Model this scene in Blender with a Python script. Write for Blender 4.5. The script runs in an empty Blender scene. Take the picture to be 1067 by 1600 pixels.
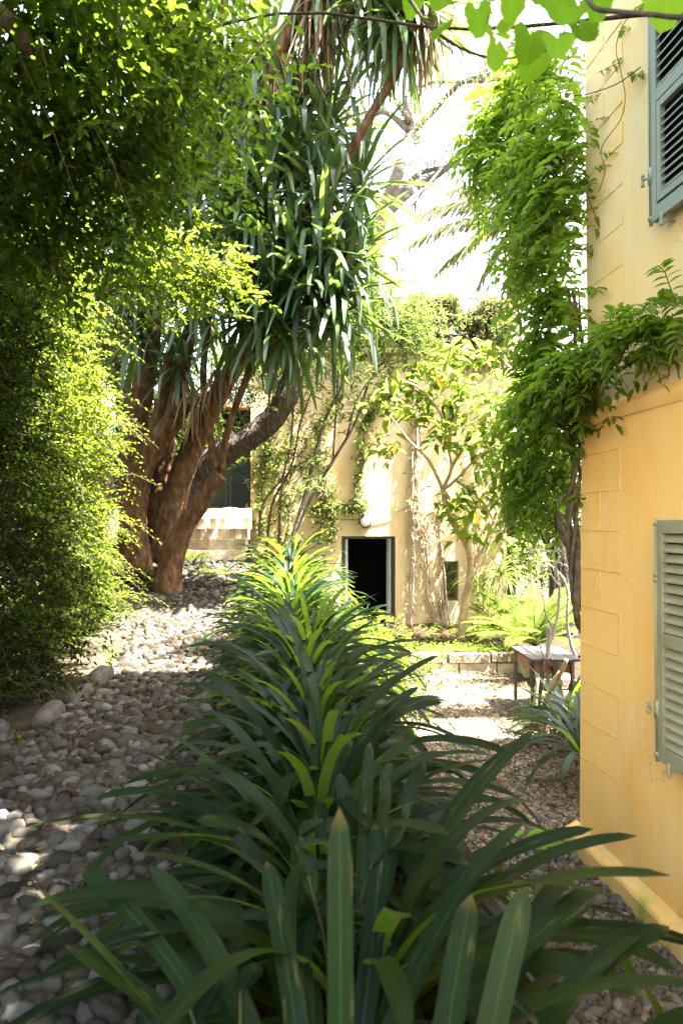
import bpy, math, random
import numpy as np
from mathutils import Vector

R = math.radians
rng = np.random.default_rng(7)
sc = bpy.context.scene
C = sc.collection

# ------------------------------------------------------------------ camera geometry
EYE = 2.35
FPX = 1067.0
TILT = math.atan(18 / FPX)

def P(px, py, Y):
    """world point seen at photograph pixel (px, py) at depth Y"""
    x = (px - 533.5) / FPX
    v = (800 - py) / FPX
    dy = math.cos(TILT) - v * math.sin(TILT)
    dz = math.sin(TILT) + v * math.cos(TILT)
    k = Y / dy
    return np.array([x * k, Y, EYE + dz * k])

def PL(l):
    return [P(*p) for p in l]

def zt(Y):
    return np.interp(Y, [-50, 3.5, 7, 11, 12.4, 60], [.75, .75, .86, 1.24, 1.66, 1.68])

def xw(Y):          # face line of the retaining wall
    return .60 - .1 * (np.asarray(Y) - 3)

def xb(Y):          # left edge of the planter bed
    return np.interp(Y, [-10, 1, 5, 8, 12, 16], [-.45, -.5, -.62, -1.0, -1.5, -1.95])

def row_x(Y):
    return np.interp(Y, [0, 2, 4, 7, 11.5], [.05, .0, -.14, -.42, -.82])

# ------------------------------------------------------------------ mesh accumulator
class MB:
    def __init__(s):
        s.V, s.F, s.A, s.n = [], [], [], 0
    def add(s, V, *Fs, mi=0, A=None):
        V = np.asarray(V, float).reshape(-1, 3)
        s.A.append(A)
        for F in Fs:
            F = np.asarray(F, np.int64)
            if F.size:
                s.F.append((F + s.n, mi))
        s.V.append(V)
        s.n += len(V)
        return s
    def box(s, c, d, mi=0, rz=0.0, rx=0.0, ry=0.0):
        c = np.asarray(c, float); h = np.asarray(d, float) / 2
        q = np.array([[i, j, k] for i in (-1, 1) for j in (-1, 1) for k in (-1, 1)]) * h
        for a, (i, j) in ((rx, (1, 2)), (ry, (2, 0)), (rz, (0, 1))):
            if a:
                ca, sa = math.cos(a), math.sin(a)
                A, B = q[:, i].copy(), q[:, j].copy()
                q[:, i], q[:, j] = ca * A - sa * B, sa * A + ca * B
        s.add(q + c, [[0, 1, 3, 2], [4, 6, 7, 5], [0, 4, 5, 1], [2, 3, 7, 6], [0, 2, 6, 4], [1, 5, 7, 3]], mi=mi)
        return s
    def quad(s, a, b, c, d, mi=0):
        s.add([a, b, c, d], [[0, 1, 2, 3]], mi=mi)
        return s
    def tube(s, pts, rad, sides=8, sub=4, noise=0.0, mi=0, caps=True):
        pts = np.asarray(pts, float)
        rad = np.broadcast_to(np.asarray(rad, float), (len(pts),)).copy() if np.ndim(rad) == 0 else np.asarray(rad, float)
        if sub > 1 and len(pts) > 2:
            pts, rad = catmull(pts, rad, sub)
        n = len(pts)
        T = np.gradient(pts, axis=0)
        T /= np.linalg.norm(T, axis=1)[:, None] + 1e-9
        ref = np.array([0.31, 0.87, 0.12]) if abs(T[0, 2]) > .6 else np.array([0.1, .2, 1.])
        U = np.empty_like(T)
        u = ref - T[0] * ref.dot(T[0]); u /= np.linalg.norm(u)
        for i in range(n):
            u = u - T[i] * u.dot(T[i]); u /= np.linalg.norm(u) + 1e-9
            U[i] = u
        W = np.cross(T, U)
        a = np.arange(sides) * 2 * np.pi / sides
        rr = rad[:, None] * (1 + noise * rng.normal(size=(n, sides)))
        V = pts[:, None] + rr[..., None] * (np.cos(a)[None, :, None] * U[:, None] + np.sin(a)[None, :, None] * W[:, None])
        i = np.arange(n - 1)[:, None]; j = np.arange(sides)[None]
        j2 = (j + 1) % sides
        F = np.stack([i * sides + j, i * sides + j2, (i + 1) * sides + j2, (i + 1) * sides + j], -1).reshape(-1, 4)
        V = V.reshape(-1, 3)
        if caps:
            V = np.vstack([V, pts[0], pts[-1]])
            b = n * sides
            k = np.arange(sides); k2 = (k + 1) % sides
            T1 = np.stack([np.full(sides, b), k2, k], -1)
            T2 = np.stack([np.full(sides, b + 1), (n - 1) * sides + k, (n - 1) * sides + k2], -1)
            s.add(V, F, np.vstack([T1, T2]), mi=mi)
        else:
            s.add(V, F, mi=mi)
        return s
    def lathe(s, prof, c=(0, 0, 0), sides=20, axis='z', mi=0):
        prof = np.asarray(prof, float)
        a = np.arange(sides) * 2 * np.pi / sides
        n = len(prof)
        r = prof[:, 0][:, None]; h = np.repeat(prof[:, 1][:, None], sides, 1)
        X, Y = r * np.cos(a), r * np.sin(a)
        V = np.stack([X, Y, h], -1) if axis == 'z' else np.stack([X, h, Y], -1)
        i = np.arange(n - 1)[:, None]; j = np.arange(sides)[None]; j2 = (j + 1) % sides
        F = np.stack([i * sides + j, i * sides + j2, (i + 1) * sides + j2, (i + 1) * sides + j], -1).reshape(-1, 4)
        s.add(V.reshape(-1, 3) + np.asarray(c, float), F, mi=mi)
        return s
    def build(s, name, mats, parent=None, smooth=False, bevel=0.0, origin=None):
        V = np.vstack(s.V)
        o3 = np.zeros(3)
        if origin is not None:
            o3 = np.asarray(origin, float)
        elif parent is not None:
            o3 = ORIG[parent.name]
        V = V - o3
        me = bpy.data.meshes.new(name)
        loops = np.concatenate([F.ravel() for F, _ in s.F])
        tot = np.concatenate([np.full(len(F), F.shape[1]) for F, _ in s.F])
        mi = np.concatenate([np.full(len(F), m) for F, m in s.F])
        st = np.concatenate([[0], np.cumsum(tot)[:-1]])
        me.vertices.add(len(V)); me.vertices.foreach_set('co', V.astype(np.float32).ravel())
        me.loops.add(len(loops)); me.loops.foreach_set('vertex_index', loops.astype(np.int32))
        me.polygons.add(len(tot)); me.polygons.foreach_set('loop_start', st.astype(np.int32))
        me.polygons.foreach_set('material_index', mi.astype(np.int32))
        me.update(calc_edges=True)
        if any(a_ is not None for a_ in s.A):
            at_ = me.attributes.new('leafpos', 'FLOAT_VECTOR', 'POINT')
            A = np.vstack([np.zeros((len(v_), 3)) if a_ is None else np.asarray(a_).reshape(-1, 3) for v_, a_ in zip(s.V, s.A)])
            at_.data.foreach_set('vector', A.astype(np.float32).ravel())
        me.polygons.foreach_set('use_smooth', np.full(len(tot), bool(smooth)))
        for m in (mats if isinstance(mats, (list, tuple)) else [mats]):
            me.materials.append(m)
        ob = bpy.data.objects.new(name, me)
        C.objects.link(ob)
        if bevel:
            b = ob.modifiers.new('bevel', 'BEVEL'); b.width = bevel; b.segments = 2; b.limit_method = 'ANGLE'
        if parent is not None:
            ob.parent = parent
        elif origin is not None:
            ob.location = o3
        ORIG[ob.name] = o3
        return ob

ORIG = {}

def catmull(p, r, sub):
    p2 = np.vstack([2 * p[0] - p[1], p, 2 * p[-1] - p[-2]])
    r2 = np.concatenate([[r[0]], r, [r[-1]]])
    out, ro = [], []
    for i in range(1, len(p2) - 2):
        for k in range(sub):
            t = k / sub
            a, b, c, d = p2[i - 1], p2[i], p2[i + 1], p2[i + 2]
            out.append(.5 * ((2 * b) + (-a + c) * t + (2 * a - 5 * b + 4 * c - d) * t * t + (-a + 3 * b - 3 * c + d) * t ** 3))
            ro.append(r2[i] * (1 - t) + r2[i + 1] * t)
    out.append(p[-1]); ro.append(r[-1])
    return np.array(out), np.array(ro)

def tag(o, label=None, cat=None, group=None, kind=None):
    if label: o['label'] = label
    if cat: o['category'] = cat
    if group: o['group'] = group
    if kind: o['kind'] = kind
    return o

def thing(name, label, cat, loc, group=None):
    o = bpy.data.objects.new(name, None)
    C.objects.link(o)
    o.empty_display_size = .1
    o.location = tuple(loc)
    ORIG[o.name] = np.asarray(loc, float)
    return tag(o, label, cat, group)

def copy_tree(o, parent=None):
    c = o.copy(); C.objects.link(c)
    if parent is not None:
        c.parent = parent
    for ch in list(o.children):
        copy_tree(ch, c)
    return c

def unit(v):
    return v / (np.linalg.norm(v, axis=-1, keepdims=True) + 1e-9)

# ------------------------------------------------------------------ leaves
def tmpl_diamond():
    return (np.array([[0, 0, 0], [.42, .5, .10], [1, 0, -.08], [.42, -.5, .10]]), np.array([[0, 1, 2], [0, 2, 3]]))

def tmpl_oval(tip=.0, droop=.16, wmid=.5):
    mid = [[0, 0, 0], [.33, 0, 0], [.68, 0, -.35 * droop], [1, 0, -droop]]
    L = [[.14, .30, .04], [.42, wmid, .07], [.74, .34 - tip, -.35 * droop + .05]]
    Rr = [[a, -b, c] for a, b, c in L]
    V = np.array(mid + L + Rr)
    F = []
    for s in (4, 7):
        q = [[0, s, 1], [s, s + 1, 1], [1, s + 1, 2], [s + 1, s + 2, 2], [2, s + 2, 3]]
        if s == 4:
            q = [[a, c, b] for a, b, c in q]
        F += q
    return V, np.array(F)

def tmpl_heart():
    # broad heart-shaped vine leaf with a shallowly toothed margin, petiole at x = 0
    rings = [.0, .45, .8, 1.0]; n = 30
    V = [[.18, 0, 0]]; F = []
    for r_ in rings[1:]:
        for k in range(n):
            a = 2 * math.pi * k / n
            rad = .52 + .10 * math.cos(a) + .05 * math.cos(3 * a)
            rad -= .40 * max(0, math.cos(a - math.pi)) ** 14           # notch at the stalk
            rad += .12 * max(0, math.cos(a)) ** 9                       # drawn-out tip
            if r_ == 1.0: rad *= 1 + .035 * (1 if k % 2 else -1)
            x, y = .18 + rad * r_ * math.cos(a) * 1.12, rad * r_ * math.sin(a)
            z = .10 * abs(y) - .16 * max(x - .1, 0) ** 2 + .03 * math.sin(7 * x + 3 * y) * r_ + .025 * math.sin(5 * a) * r_
            V.append([x, y, z])
    for k in range(n):
        F.append([0, 1 + k, 1 + (k + 1) % n])
    for q in range(2):
        b = 1 + q * n
        for k in range(n):
            k2 = (k + 1) % n
            F.append([b + k, b + n + k, b + n + k2]); F.append([b + k, b + n + k2, b + k2])
    return np.array(V), np.array(F)

DIAMOND, OVAL, HEART = tmpl_diamond(), tmpl_oval(), tmpl_heart()
LANCE = tmpl_oval(.12, .12, .5)

def leaves(mb, p, d, L, W, tmpl, up=None, jit=.5, mi=0):
    p = np.asarray(p, float); n = len(p)
    d = unit(np.asarray(d, float))
    up = np.array([0, 0, 1.]) if up is None else np.asarray(up, float)
    ref = up + jit * rng.normal(size=(n, 3))
    s = unit(np.cross(ref, d)); nn = np.cross(d, s)
    L = np.broadcast_to(L, (n,))[:, None, None]; W = np.broadcast_to(W, (n,))[:, None, None]
    V0, F0 = tmpl
    V = p[:, None] + L * V0[None, :, 0:1] * d[:, None] + W * V0[None, :, 1:2] * s[:, None] + L * V0[None, :, 2:3] * nn[:, None]
    F = (np.arange(n)[:, None, None] * len(V0) + F0[None]).reshape(-1, F0.shape[1])
    A = None
    if len(V0) > 4:
        A = np.broadcast_to(V0[None], (n, len(V0), 3)).copy(); A[..., 2] = rng.random((n, 1))
    mb.add(V.reshape(-1, 3), F, mi=mi, A=A)

def sprays(mb, o, d, m, slen, droop, L, W, tmpl, spread=.7, twig=0.0, jit=.5, mi=0, tmi=1, twig_every=1):
    """leafy twigs: at every origin o a curved twig along d with m leaves set on both sides"""
    o = np.asarray(o, float); n = len(o)
    d = unit(np.asarray(d, float))
    slen = slen * rng.uniform(.6, 1.25, n)
    t = (np.arange(m) + .5) / m
    down = np.array([0, 0, -1.])
    pts = o[:, None] + (slen[:, None] * t)[..., None] * d[:, None] + (slen[:, None] * droop * t ** 2)[..., None] * down
    tan = unit(d[:, None] + 2 * droop * t[None, :, None] * down)
    side = unit(np.cross(tan, np.array([0, 0, 1.]) + .4 * rng.normal(size=(n, 1, 3))))
    sg = np.where(np.arange(m) % 2 == 0, 1., -1.)[None, :, None]
    ld = tan * .6 + side * sg * spread + .35 * rng.normal(size=pts.shape)
    ld[:, -1] = tan[:, -1]
    LL = L * rng.uniform(.65, 1.2, (n, m)) * (1 - .25 * t)
    leaves(mb, pts.reshape(-1, 3), ld.reshape(-1, 3), LL.ravel(), W / L * LL.ravel(), tmpl, jit=jit, mi=mi)
    if twig:
        k = np.arange(0, n, twig_every)
        q = np.stack([o[k], pts[k, m // 2], pts[k, -1]], 1)     # (n,3,3)
        sd = side[k, 0]; up = np.cross(sd, d[k])
        ring = np.stack([sd, -.5 * sd + .86 * up, -.5 * sd - .86 * up], 1)
        rr = np.array([1., .7, .3]) * twig
        V = q[:, :, None] + rr[None, :, None, None] * ring[:, None]
        Fq = []
        for a in range(2):
            for b in range(3):
                c = (b + 1) % 3
                Fq.append([a * 3 + b, a * 3 + c, a * 3 + 3 + c, a * 3 + 3 + b])
        F = (np.arange(len(k))[:, None, None] * 9 + np.array(Fq)[None]).reshape(-1, 4)
        mb.add(V.reshape(-1, 3), F, mi=tmi)

def pinnate(mb, o, d, n_pairs, rl, droop, L, W, tmpl, mi=0, tmi=1, hang=.25):
    """compound leaves: a rachis with paired leaflets"""
    o = np.asarray(o, float); n = len(o); d = unit(np.asarray(d, float))
    rl = rl * rng.uniform(.7, 1.2, n)
    m = n_pairs * 2 + 1
    t = np.concatenate([np.repeat((np.arange(n_pairs) + .8) / (n_pairs + .5), 2), [1.]])
    down = np.array([0, 0, -1.])
    pts = o[:, None] + (rl[:, None] * t)[..., None] * d[:, None] + (rl[:, None] * droop * t ** 2)[..., None] * down
    tan = unit(d[:, None] + 2 * droop * t[None, :, None] * down)
    side = unit(np.cross(tan, np.array([0, 0, 1.]) + .3 * rng.normal(size=(n, 1, 3))))
    sg = np.concatenate([np.tile([1., -1.], n_pairs), [0.]])[None, :, None]
    ld = tan * .45 + side * sg + down * hang + .16 * rng.normal(size=pts.shape)
    LL = L * rng.uniform(.75, 1.15, (n, m))
    leaves(mb, pts.reshape(-1, 3), ld.reshape(-1, 3), LL.ravel(), W / L * LL.ravel(), tmpl, jit=.3, mi=mi)
    q = np.stack([o, pts[:, m // 2], pts[:, -1]], 1)
    w = .003
    V = np.concatenate([q + side[:, [0, m // 2, m - 1]] * w, q - side[:, [0, m // 2, m - 1]] * w], 1)
    F = (np.arange(n)[:, None, None] * 6 + np.array([[0, 1, 4, 3], [1, 2, 5, 4]])[None]).reshape(-1, 4)
    mb.add(V.reshape(-1, 3), F, mi=tmi)

def straps(mb, p, az, e0, bend, L, W, kink=None, pw=1.3, nseg=11, tip=.5, fold=.22, base_w=.6, sway=.12, mi=0, twist=.3):
    """strap leaves: curve that starts at elevation e0 and bends down by 'bend' along its length"""
    n = len(az)
    p = np.broadcast_to(np.asarray(p, float), (n, 3))
    az, e0, bend, L, W = [np.broadcast_to(np.asarray(a, float), (n,)) for a in (az, e0, bend, L, W)]
    u_ = np.linspace(0, 1, nseg + 1); s = .55 * u_ + .45 * (1 - (1 - u_) ** 2)
    if kink is None:
        e = e0[:, None] - bend[:, None] * s[None] ** pw
    else:
        k = np.broadcast_to(kink, (n,))[:, None]
        x = np.clip((s[None] - k + .10) / .2, 0, 1)
        e = e0[:, None] - .25 * s[None] - bend[:, None] * x * x * (3 - 2 * x)
    a2 = az[:, None] + sway * rng.normal(size=(n, 1)) * s[None] ** 1.5
    d = np.stack([np.cos(e) * np.cos(a2), np.cos(e) * np.sin(a2), np.sin(e)], -1)
    c = np.zeros((n, nseg + 1, 3))
    c[:, 1:] = np.cumsum(.5 * (d[:, 1:] + d[:, :-1]) * np.diff(s)[None, :, None], 1) * L[:, None, None]
    c += p[:, None]
    side = np.stack([-np.sin(a2), np.cos(a2), np.zeros_like(a2)], -1)
    nn = np.cross(d, side)
    tw = twist * rng.normal(size=(n, 1)) * s[None]
    sd = np.cos(tw)[..., None] * side + np.sin(tw)[..., None] * nn
    nn = np.cross(d, sd)
    prof = np.minimum(1, base_w + (1 - base_w) * s / .35)
    x = np.clip((s - (1 - tip)) / tip, 0, 1)
    prof = prof * np.sqrt(np.clip(1 - x ** 2.2, 0, 1)) + .02
    w = .5 * W[:, None] * prof[None]
    f = fold * w * (1.3 - s[None])
    Lf = c + sd * w[..., None] - nn * (-f)[..., None]
    Rt = c - sd * w[..., None] - nn * (-f)[..., None]
    V = np.stack([Lf, c, Rt], 2).reshape(n, -1, 3)
    i = np.arange(nseg) * 3
    F0 = np.concatenate([np.stack([i, i + 1, i + 4, i + 3], -1), np.stack([i + 1, i + 2, i + 5, i + 4], -1)])
    F = (np.arange(n)[:, None, None] * V.shape[1] + F0[None]).reshape(-1, 4)
    A = np.zeros((n, nseg + 1, 3, 3)); A[..., 0] = s[None, :, None]; A[..., 1] = np.array([.5, 0, -.5])[None, None]; A[..., 2] = rng.random((n, 1, 1))
    mb.add(V.reshape(-1, 3), F, mi=mi, A=A)

# ------------------------------------------------------------------ materials
def new_mat(name):
    m = bpy.data.materials.new(name); m.use_nodes = True
    nt = m.node_tree; nt.nodes.clear()
    return m, nt, nt.nodes, nt.links

def ramp(N, cols, pos=None):
    r = N.new('ShaderNodeValToRGB')
    el = r.color_ramp.elements
    pos = pos or [i / (len(cols) - 1) for i in range(len(cols))]
    while len(el) < len(cols):
        el.new(.5)
    for e, c, q in zip(el, cols, pos):
        e.position = q; e.color = (*c, 1)
    return r

def leaf_mat(name, cols, tr=(.25, .42, .05), tmix=.38, rough=.45, spec=.05, clump=1.2, veins=0.0, mode=None):
    m, nt, N, Lk = new_mat(name)
    out = N.new('ShaderNodeOutputMaterial')
    g = N.new('ShaderNodeNewGeometry'); tc = N.new('ShaderNodeTexCoord')
    nz = N.new('ShaderNodeTexNoise'); nz.inputs['Scale'].default_value = clump; nz.inputs['Detail'].default_value = 2
    Lk.new(tc.outputs['Object'], nz.inputs['Vector'])
    ad = N.new('ShaderNodeMath'); ad.operation = 'MULTIPLY_ADD'
    Lk.new(nz.outputs['Fac'], ad.inputs[0]); ad.inputs[1].default_value = .9; ad.inputs[2].default_value = -.45
    ad2 = N.new('ShaderNodeMath'); ad2.operation = 'ADD'; ad2.use_clamp = True
    Lk.new(g.outputs['Random Per Island'], ad2.inputs[0]); Lk.new(ad.outputs[0], ad2.inputs[1])
    rp = ramp(N, cols); Lk.new(ad2.outputs[0], rp.inputs['Fac'])
    col = rp.outputs['Color']
    def math_(op, a, b=None, c=None):
        q = N.new('ShaderNodeMath'); q.operation = op
        for i, v in enumerate((a, b, c)):
            if v is None: continue
            if isinstance(v, (int, float)): q.inputs[i].default_value = v
            else: Lk.new(v, q.inputs[i])
        return q.outputs[0]
    def tint(c, fac, rgb, bt='MIX'):
        q = N.new('ShaderNodeMix'); q.data_type = 'RGBA'; q.blend_type = bt
        Lk.new(fac, q.inputs[0]); Lk.new(c, q.inputs[6]); q.inputs[7].default_value = (*rgb, 1); return q.outputs[2]
    vh = None
    if mode:
        at = N.new('ShaderNodeAttribute'); at.attribute_name = 'leafpos'
        sp = N.new('ShaderNodeSeparateXYZ'); Lk.new(at.outputs['Vector'], sp.inputs[0])
        X, Y, Q = sp.outputs
        ay = math_('ABSOLUTE', Y)
        rib = math_('SMOOTH_MIN', math_('MAXIMUM', math_('MULTIPLY_ADD', ay, -22 if mode == 'strap' else -30, 1.0), 0.0), 1.0, .1)
        cb = N.new('ShaderNodeCombineXYZ')
        if mode == 'strap':
            Lk.new(math_('MULTIPLY', Y, 26), cb.inputs[0]); Lk.new(math_('MULTIPLY', X, 1.6), cb.inputs[1]); Lk.new(math_('MULTIPLY', Q, 50), cb.inputs[2])
            nv = N.new('ShaderNodeTexNoise'); nv.inputs['Scale'].default_value = 1; nv.inputs['Detail'].default_value = 3
            Lk.new(cb.outputs[0], nv.inputs['Vector']); vh = nv.outputs['Fac']
            col = tint(col, math_('MULTIPLY', math_('SUBTRACT', vh, .36), 2.6), (.25, .32, .32), 'MULTIPLY')
            # blotches, scorched tips and paler bases
            c2 = N.new('ShaderNodeCombineXYZ'); Lk.new(math_('MULTIPLY', Y, 3), c2.inputs[0]); Lk.new(math_('MULTIPLY', X, 7), c2.inputs[1]); Lk.new(math_('MULTIPLY', Q, 90), c2.inputs[2])
            nb = N.new('ShaderNodeTexNoise'); nb.inputs['Scale'].default_value = 1; nb.inputs['Detail'].default_value = 4; Lk.new(c2.outputs[0], nb.inputs['Vector'])
            sc1 = N.new('ShaderNodeMapRange'); sc1.inputs[1].default_value = .62; sc1.inputs[2].default_value = .74; Lk.new(nb.outputs['Fac'], sc1.inputs[0])
            col = tint(col, math_('MULTIPLY', sc1.outputs[0], .55), (.13, .11, .03))
            tp = N.new('ShaderNodeMapRange'); tp.inputs[1].default_value = .965; tp.inputs[2].default_value = 1.0; Lk.new(math_('ADD', X, math_('MULTIPLY', math_('SUBTRACT', Q, .75), .06)), tp.inputs[0])
            col = tint(col, math_('MULTIPLY', tp.outputs[0], .5), (.13, .075, .025))
            col = tint(col, math_('MULTIPLY', rib, .25), (.07, .13, .03))
        else:
            w_ = math_('SINE', math_('MULTIPLY', math_('SUBTRACT', X, math_('MULTIPLY', ay, .75)), 44))
            vn = math_('MAXIMUM', math_('MULTIPLY_ADD', w_, 6.0, -5.0), 0.0)
            vh = math_('MAXIMUM', vn, rib)
            col = tint(col, math_('MULTIPLY', vh, .24), tuple(min(1, x * 2.2) for x in cols[-1]))
    pr = N.new('ShaderNodeBsdfPrincipled')
    pr.inputs['Roughness'].default_value = rough
    pr.inputs['Specular IOR Level'].default_value = spec
    Lk.new(col, pr.inputs['Base Color'])
    tl = N.new('ShaderNodeBsdfTranslucent')
    mx = N.new('ShaderNodeMix'); mx.data_type = 'RGBA'; mx.blend_type = 'MIX'
    Lk.new(col, mx.inputs[6]); mx.inputs[7].default_value = (*tr, 1); mx.inputs[0].default_value = .72
    Lk.new(mx.outputs[2], tl.inputs['Color'])
    ms = N.new('ShaderNodeMixShader'); ms.inputs[0].default_value = tmix
    Lk.new(pr.outputs[0], ms.inputs[1]); Lk.new(tl.outputs[0], ms.inputs[2])
    Lk.new(ms.outputs[0], out.inputs['Surface'])
    if veins:
        b = N.new('ShaderNodeBump'); b.inputs['Strength'].default_value = veins; b.inputs['Distance'].default_value = .004
        n2 = N.new('ShaderNodeTexNoise'); n2.inputs['Scale'].default_value = 55
        Lk.new(tc.outputs['Object'], n2.inputs['Vector']); Lk.new(vh if vh is not None else n2.outputs['Fac'], b.inputs['Height'])
        Lk.new(b.outputs[0], pr.inputs['Normal'])
    return m

def solid_mat(name, cols, scale=6, rough=.85, bump=.3, bscale=40, spec=.06, dist=.01, stretch=(1, 1, 1), island=0.0, metal=0.0, detail=6, pos=None):
    m, nt, N, Lk = new_mat(name)
    out = N.new('ShaderNodeOutputMaterial')
    tc = N.new('ShaderNodeTexCoord'); mp = N.new('ShaderNodeMapping')
    mp.inputs['Scale'].default_value = stretch
    Lk.new(tc.outputs['Object'], mp.inputs['Vector'])
    nz = N.new('ShaderNodeTexNoise'); nz.inputs['Scale'].default_value = scale; nz.inputs['Detail'].default_value = detail
    Lk.new(mp.outputs[0], nz.inputs['Vector'])
    fac = nz.outputs['Fac']
    if island:
        g = N.new('ShaderNodeNewGeometry')
        a = N.new('ShaderNodeMix'); a.data_type = 'FLOAT'; a.inputs[0].default_value = island
        Lk.new(fac, a.inputs[2]); Lk.new(g.outputs['Random Per Island'], a.inputs[3])
        fac = a.outputs[0]
    rp = ramp(N, cols, pos or [(.25 + .5 * i / (len(cols) - 1)) if not island else i / (len(cols) - 1) for i in range(len(cols))])
    Lk.new(fac, rp.inputs['Fac'])
    pr = N.new('ShaderNodeBsdfPrincipled')
    pr.inputs['Roughness'].default_value = rough; pr.inputs['Specular IOR Level'].default_value = spec
    pr.inputs['Metallic'].default_value = metal
    Lk.new(rp.outputs['Color'], pr.inputs['Base Color'])
    if bump:
        n2 = N.new('ShaderNodeTexNoise'); n2.inputs['Scale'].default_value = bscale; n2.inputs['Detail'].default_value = 5
        Lk.new(mp.outputs[0], n2.inputs['Vector'])
        b = N.new('ShaderNodeBump'); b.inputs['Strength'].default_value = bump; b.inputs['Distance'].default_value = dist
        Lk.new(n2.outputs['Fac'], b.inputs['Height']); Lk.new(b.outputs[0], pr.inputs['Normal'])
    Lk.new(pr.outputs[0], out.inputs['Surface'])
    return m

def plaster_mat(name, base, warm, pale, moss=False, streak=.5):
    """lime-wash: broad cloudy patches, vertical run-off streaks, fine grain, moss near the foot"""
    m, nt, N, Lk = new_mat(name)
    out = N.new('ShaderNodeOutputMaterial'); tc = N.new('ShaderNodeTexCoord')
    def noise(sc_, st, det=4):
        mp = N.new('ShaderNodeMapping'); mp.inputs['Scale'].default_value = st
        Lk.new(tc.outputs['Object'], mp.inputs['Vector'])
        n = N.new('ShaderNodeTexNoise'); n.inputs['Scale'].default_value = sc_; n.inputs['Detail'].default_value = det
        Lk.new(mp.outputs[0], n.inputs['Vector']); return n.outputs['Fac']
    def mix(a, b, fac, lo, hi):
        r = N.new('ShaderNodeMapRange'); r.inputs[1].default_value = lo; r.inputs[2].default_value = hi; r.clamp = True
        r.interpolation_type = 'SMOOTHSTEP'
        Lk.new(fac, r.inputs[0])
        x = N.new('ShaderNodeMix'); x.data_type = 'RGBA'
        Lk.new(r.outputs[0], x.inputs[0])
        for s_, i in ((a, 6), (b, 7)):
            if isinstance(s_, tuple): x.inputs[i].default_value = (*s_, 1)
            else: Lk.new(s_, x.inputs[i])
        return x.outputs[2]
    c = mix(base, warm, noise(1.6, (1, 1, .8)), .45, .72)
    c = mix(c, pale, noise(2.6, (1, 1, .55), 6), .5, .8)
    c = mix(c, tuple(x * .72 for x in warm), noise(5, (1, 1, .14), 5), .62 - .05 * streak, .95)
    c = mix(c, tuple(x * .6 for x in base), noise(60, (1, 1, 1), 2), .68, .85)
    c = mix(c, tuple(x * .80 for x in pale), noise(1.1, (1, 1, .35), 7), .56, .74)
    vo = N.new('ShaderNodeTexVoronoi'); vo.feature = 'DISTANCE_TO_EDGE'; vo.inputs['Scale'].default_value = 1.3
    dn = N.new('ShaderNodeTexNoise'); dn.inputs['Scale'].default_value = 4; dn.inputs['Detail'].default_value = 6; Lk.new(tc.outputs['Object'], dn.inputs['Vector'])
    va = N.new('ShaderNodeVectorMath'); va.operation = 'MULTIPLY_ADD'; Lk.new(dn.outputs['Color'], va.inputs[0]); va.inputs[1].default_value = (.5, .5, .5); Lk.new(tc.outputs['Object'], va.inputs[2]); Lk.new(va.outputs[0], vo.inputs['Vector'])
    crk = N.new('ShaderNodeMath'); crk.operation = 'LESS_THAN'; crk.inputs[1].default_value = .0035; Lk.new(vo.outputs['Distance'], crk.inputs[0])
    gate = N.new('ShaderNodeMath'); gate.operation = 'MULTIPLY'; Lk.new(crk.outputs[0], gate.inputs[0])
    gm = N.new('ShaderNodeMapRange'); gm.inputs[1].default_value = .52; gm.inputs[2].default_value = .62; gm.inputs[4].default_value = .45; Lk.new(noise(1.7, (1, 1, 1), 2), gm.inputs[0]); Lk.new(gm.outputs[0], gate.inputs[1])
    c = mix(c, tuple(x * .45 for x in base), gate.outputs[0], 0.0, 1.0)
    if moss:
        sp = N.new('ShaderNodeSeparateXYZ'); Lk.new(tc.outputs['Object'], sp.inputs[0])
        a = N.new('ShaderNodeMath'); a.operation = 'MULTIPLY_ADD'; a.inputs[1].default_value = -1.6; a.inputs[2].default_value = .36
        Lk.new(sp.outputs['Z'], a.inputs[0])
        b = N.new('ShaderNodeMath'); b.operation = 'ADD'; Lk.new(a.outputs[0], b.inputs[0]); Lk.new(noise(3.5, (1, 1, 1), 5), b.inputs[1])
        c = mix(c, (.30, .30, .06), b.outputs[0], .72, .98)
    pr = N.new('ShaderNodeBsdfPrincipled'); pr.inputs['Roughness'].default_value = .92
    pr.inputs['Specular IOR Level'].default_value = .15
    Lk.new(c, pr.inputs['Base Color'])
    b1 = N.new('ShaderNodeBump'); b1.inputs['Strength'].default_value = .35; b1.inputs['Distance'].default_value = .012
    Lk.new(noise(9, (1, 1, 1), 8), b1.inputs['Height'])
    Lk.new(b1.outputs[0], pr.inputs['Normal'])
    Lk.new(pr.outputs[0], out.inputs['Surface'])
    return m

M = {}
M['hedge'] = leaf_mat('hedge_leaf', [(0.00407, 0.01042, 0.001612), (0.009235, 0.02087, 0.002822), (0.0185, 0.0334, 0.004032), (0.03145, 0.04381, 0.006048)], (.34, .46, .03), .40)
M['hedge_shade'] = leaf_mat('shaded_hedge_leaf', [(0.0009548, 0.002626, 0.0004774), (0.002148, 0.005013, 0.0007161), (0.004774, 0.008596, 0.0009548), (0.009548, 0.01313, 0.00191)], (.12, .19, .012), .26)  # same leaf, darker: shade of the near hedge put into the colour
M['over'] = leaf_mat('overhang_leaf', [(0.004312, 0.01078, 0.002156), (0.008626, 0.01941, 0.002587), (0.01725, 0.03019, 0.004312)], (.20, .33, .02), .42)
M['yucca'] = leaf_mat('yucca_leaf', [(0.01608, 0.04182, 0.01931), (0.02895, 0.06114, 0.02574), (0.04505, 0.08366, 0.02895), (0.06435, 0.103, 0.03218)], (.22, .36, .05), .20, rough=.34, spec=0.3, clump=.6, veins=.25, mode='strap')
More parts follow.
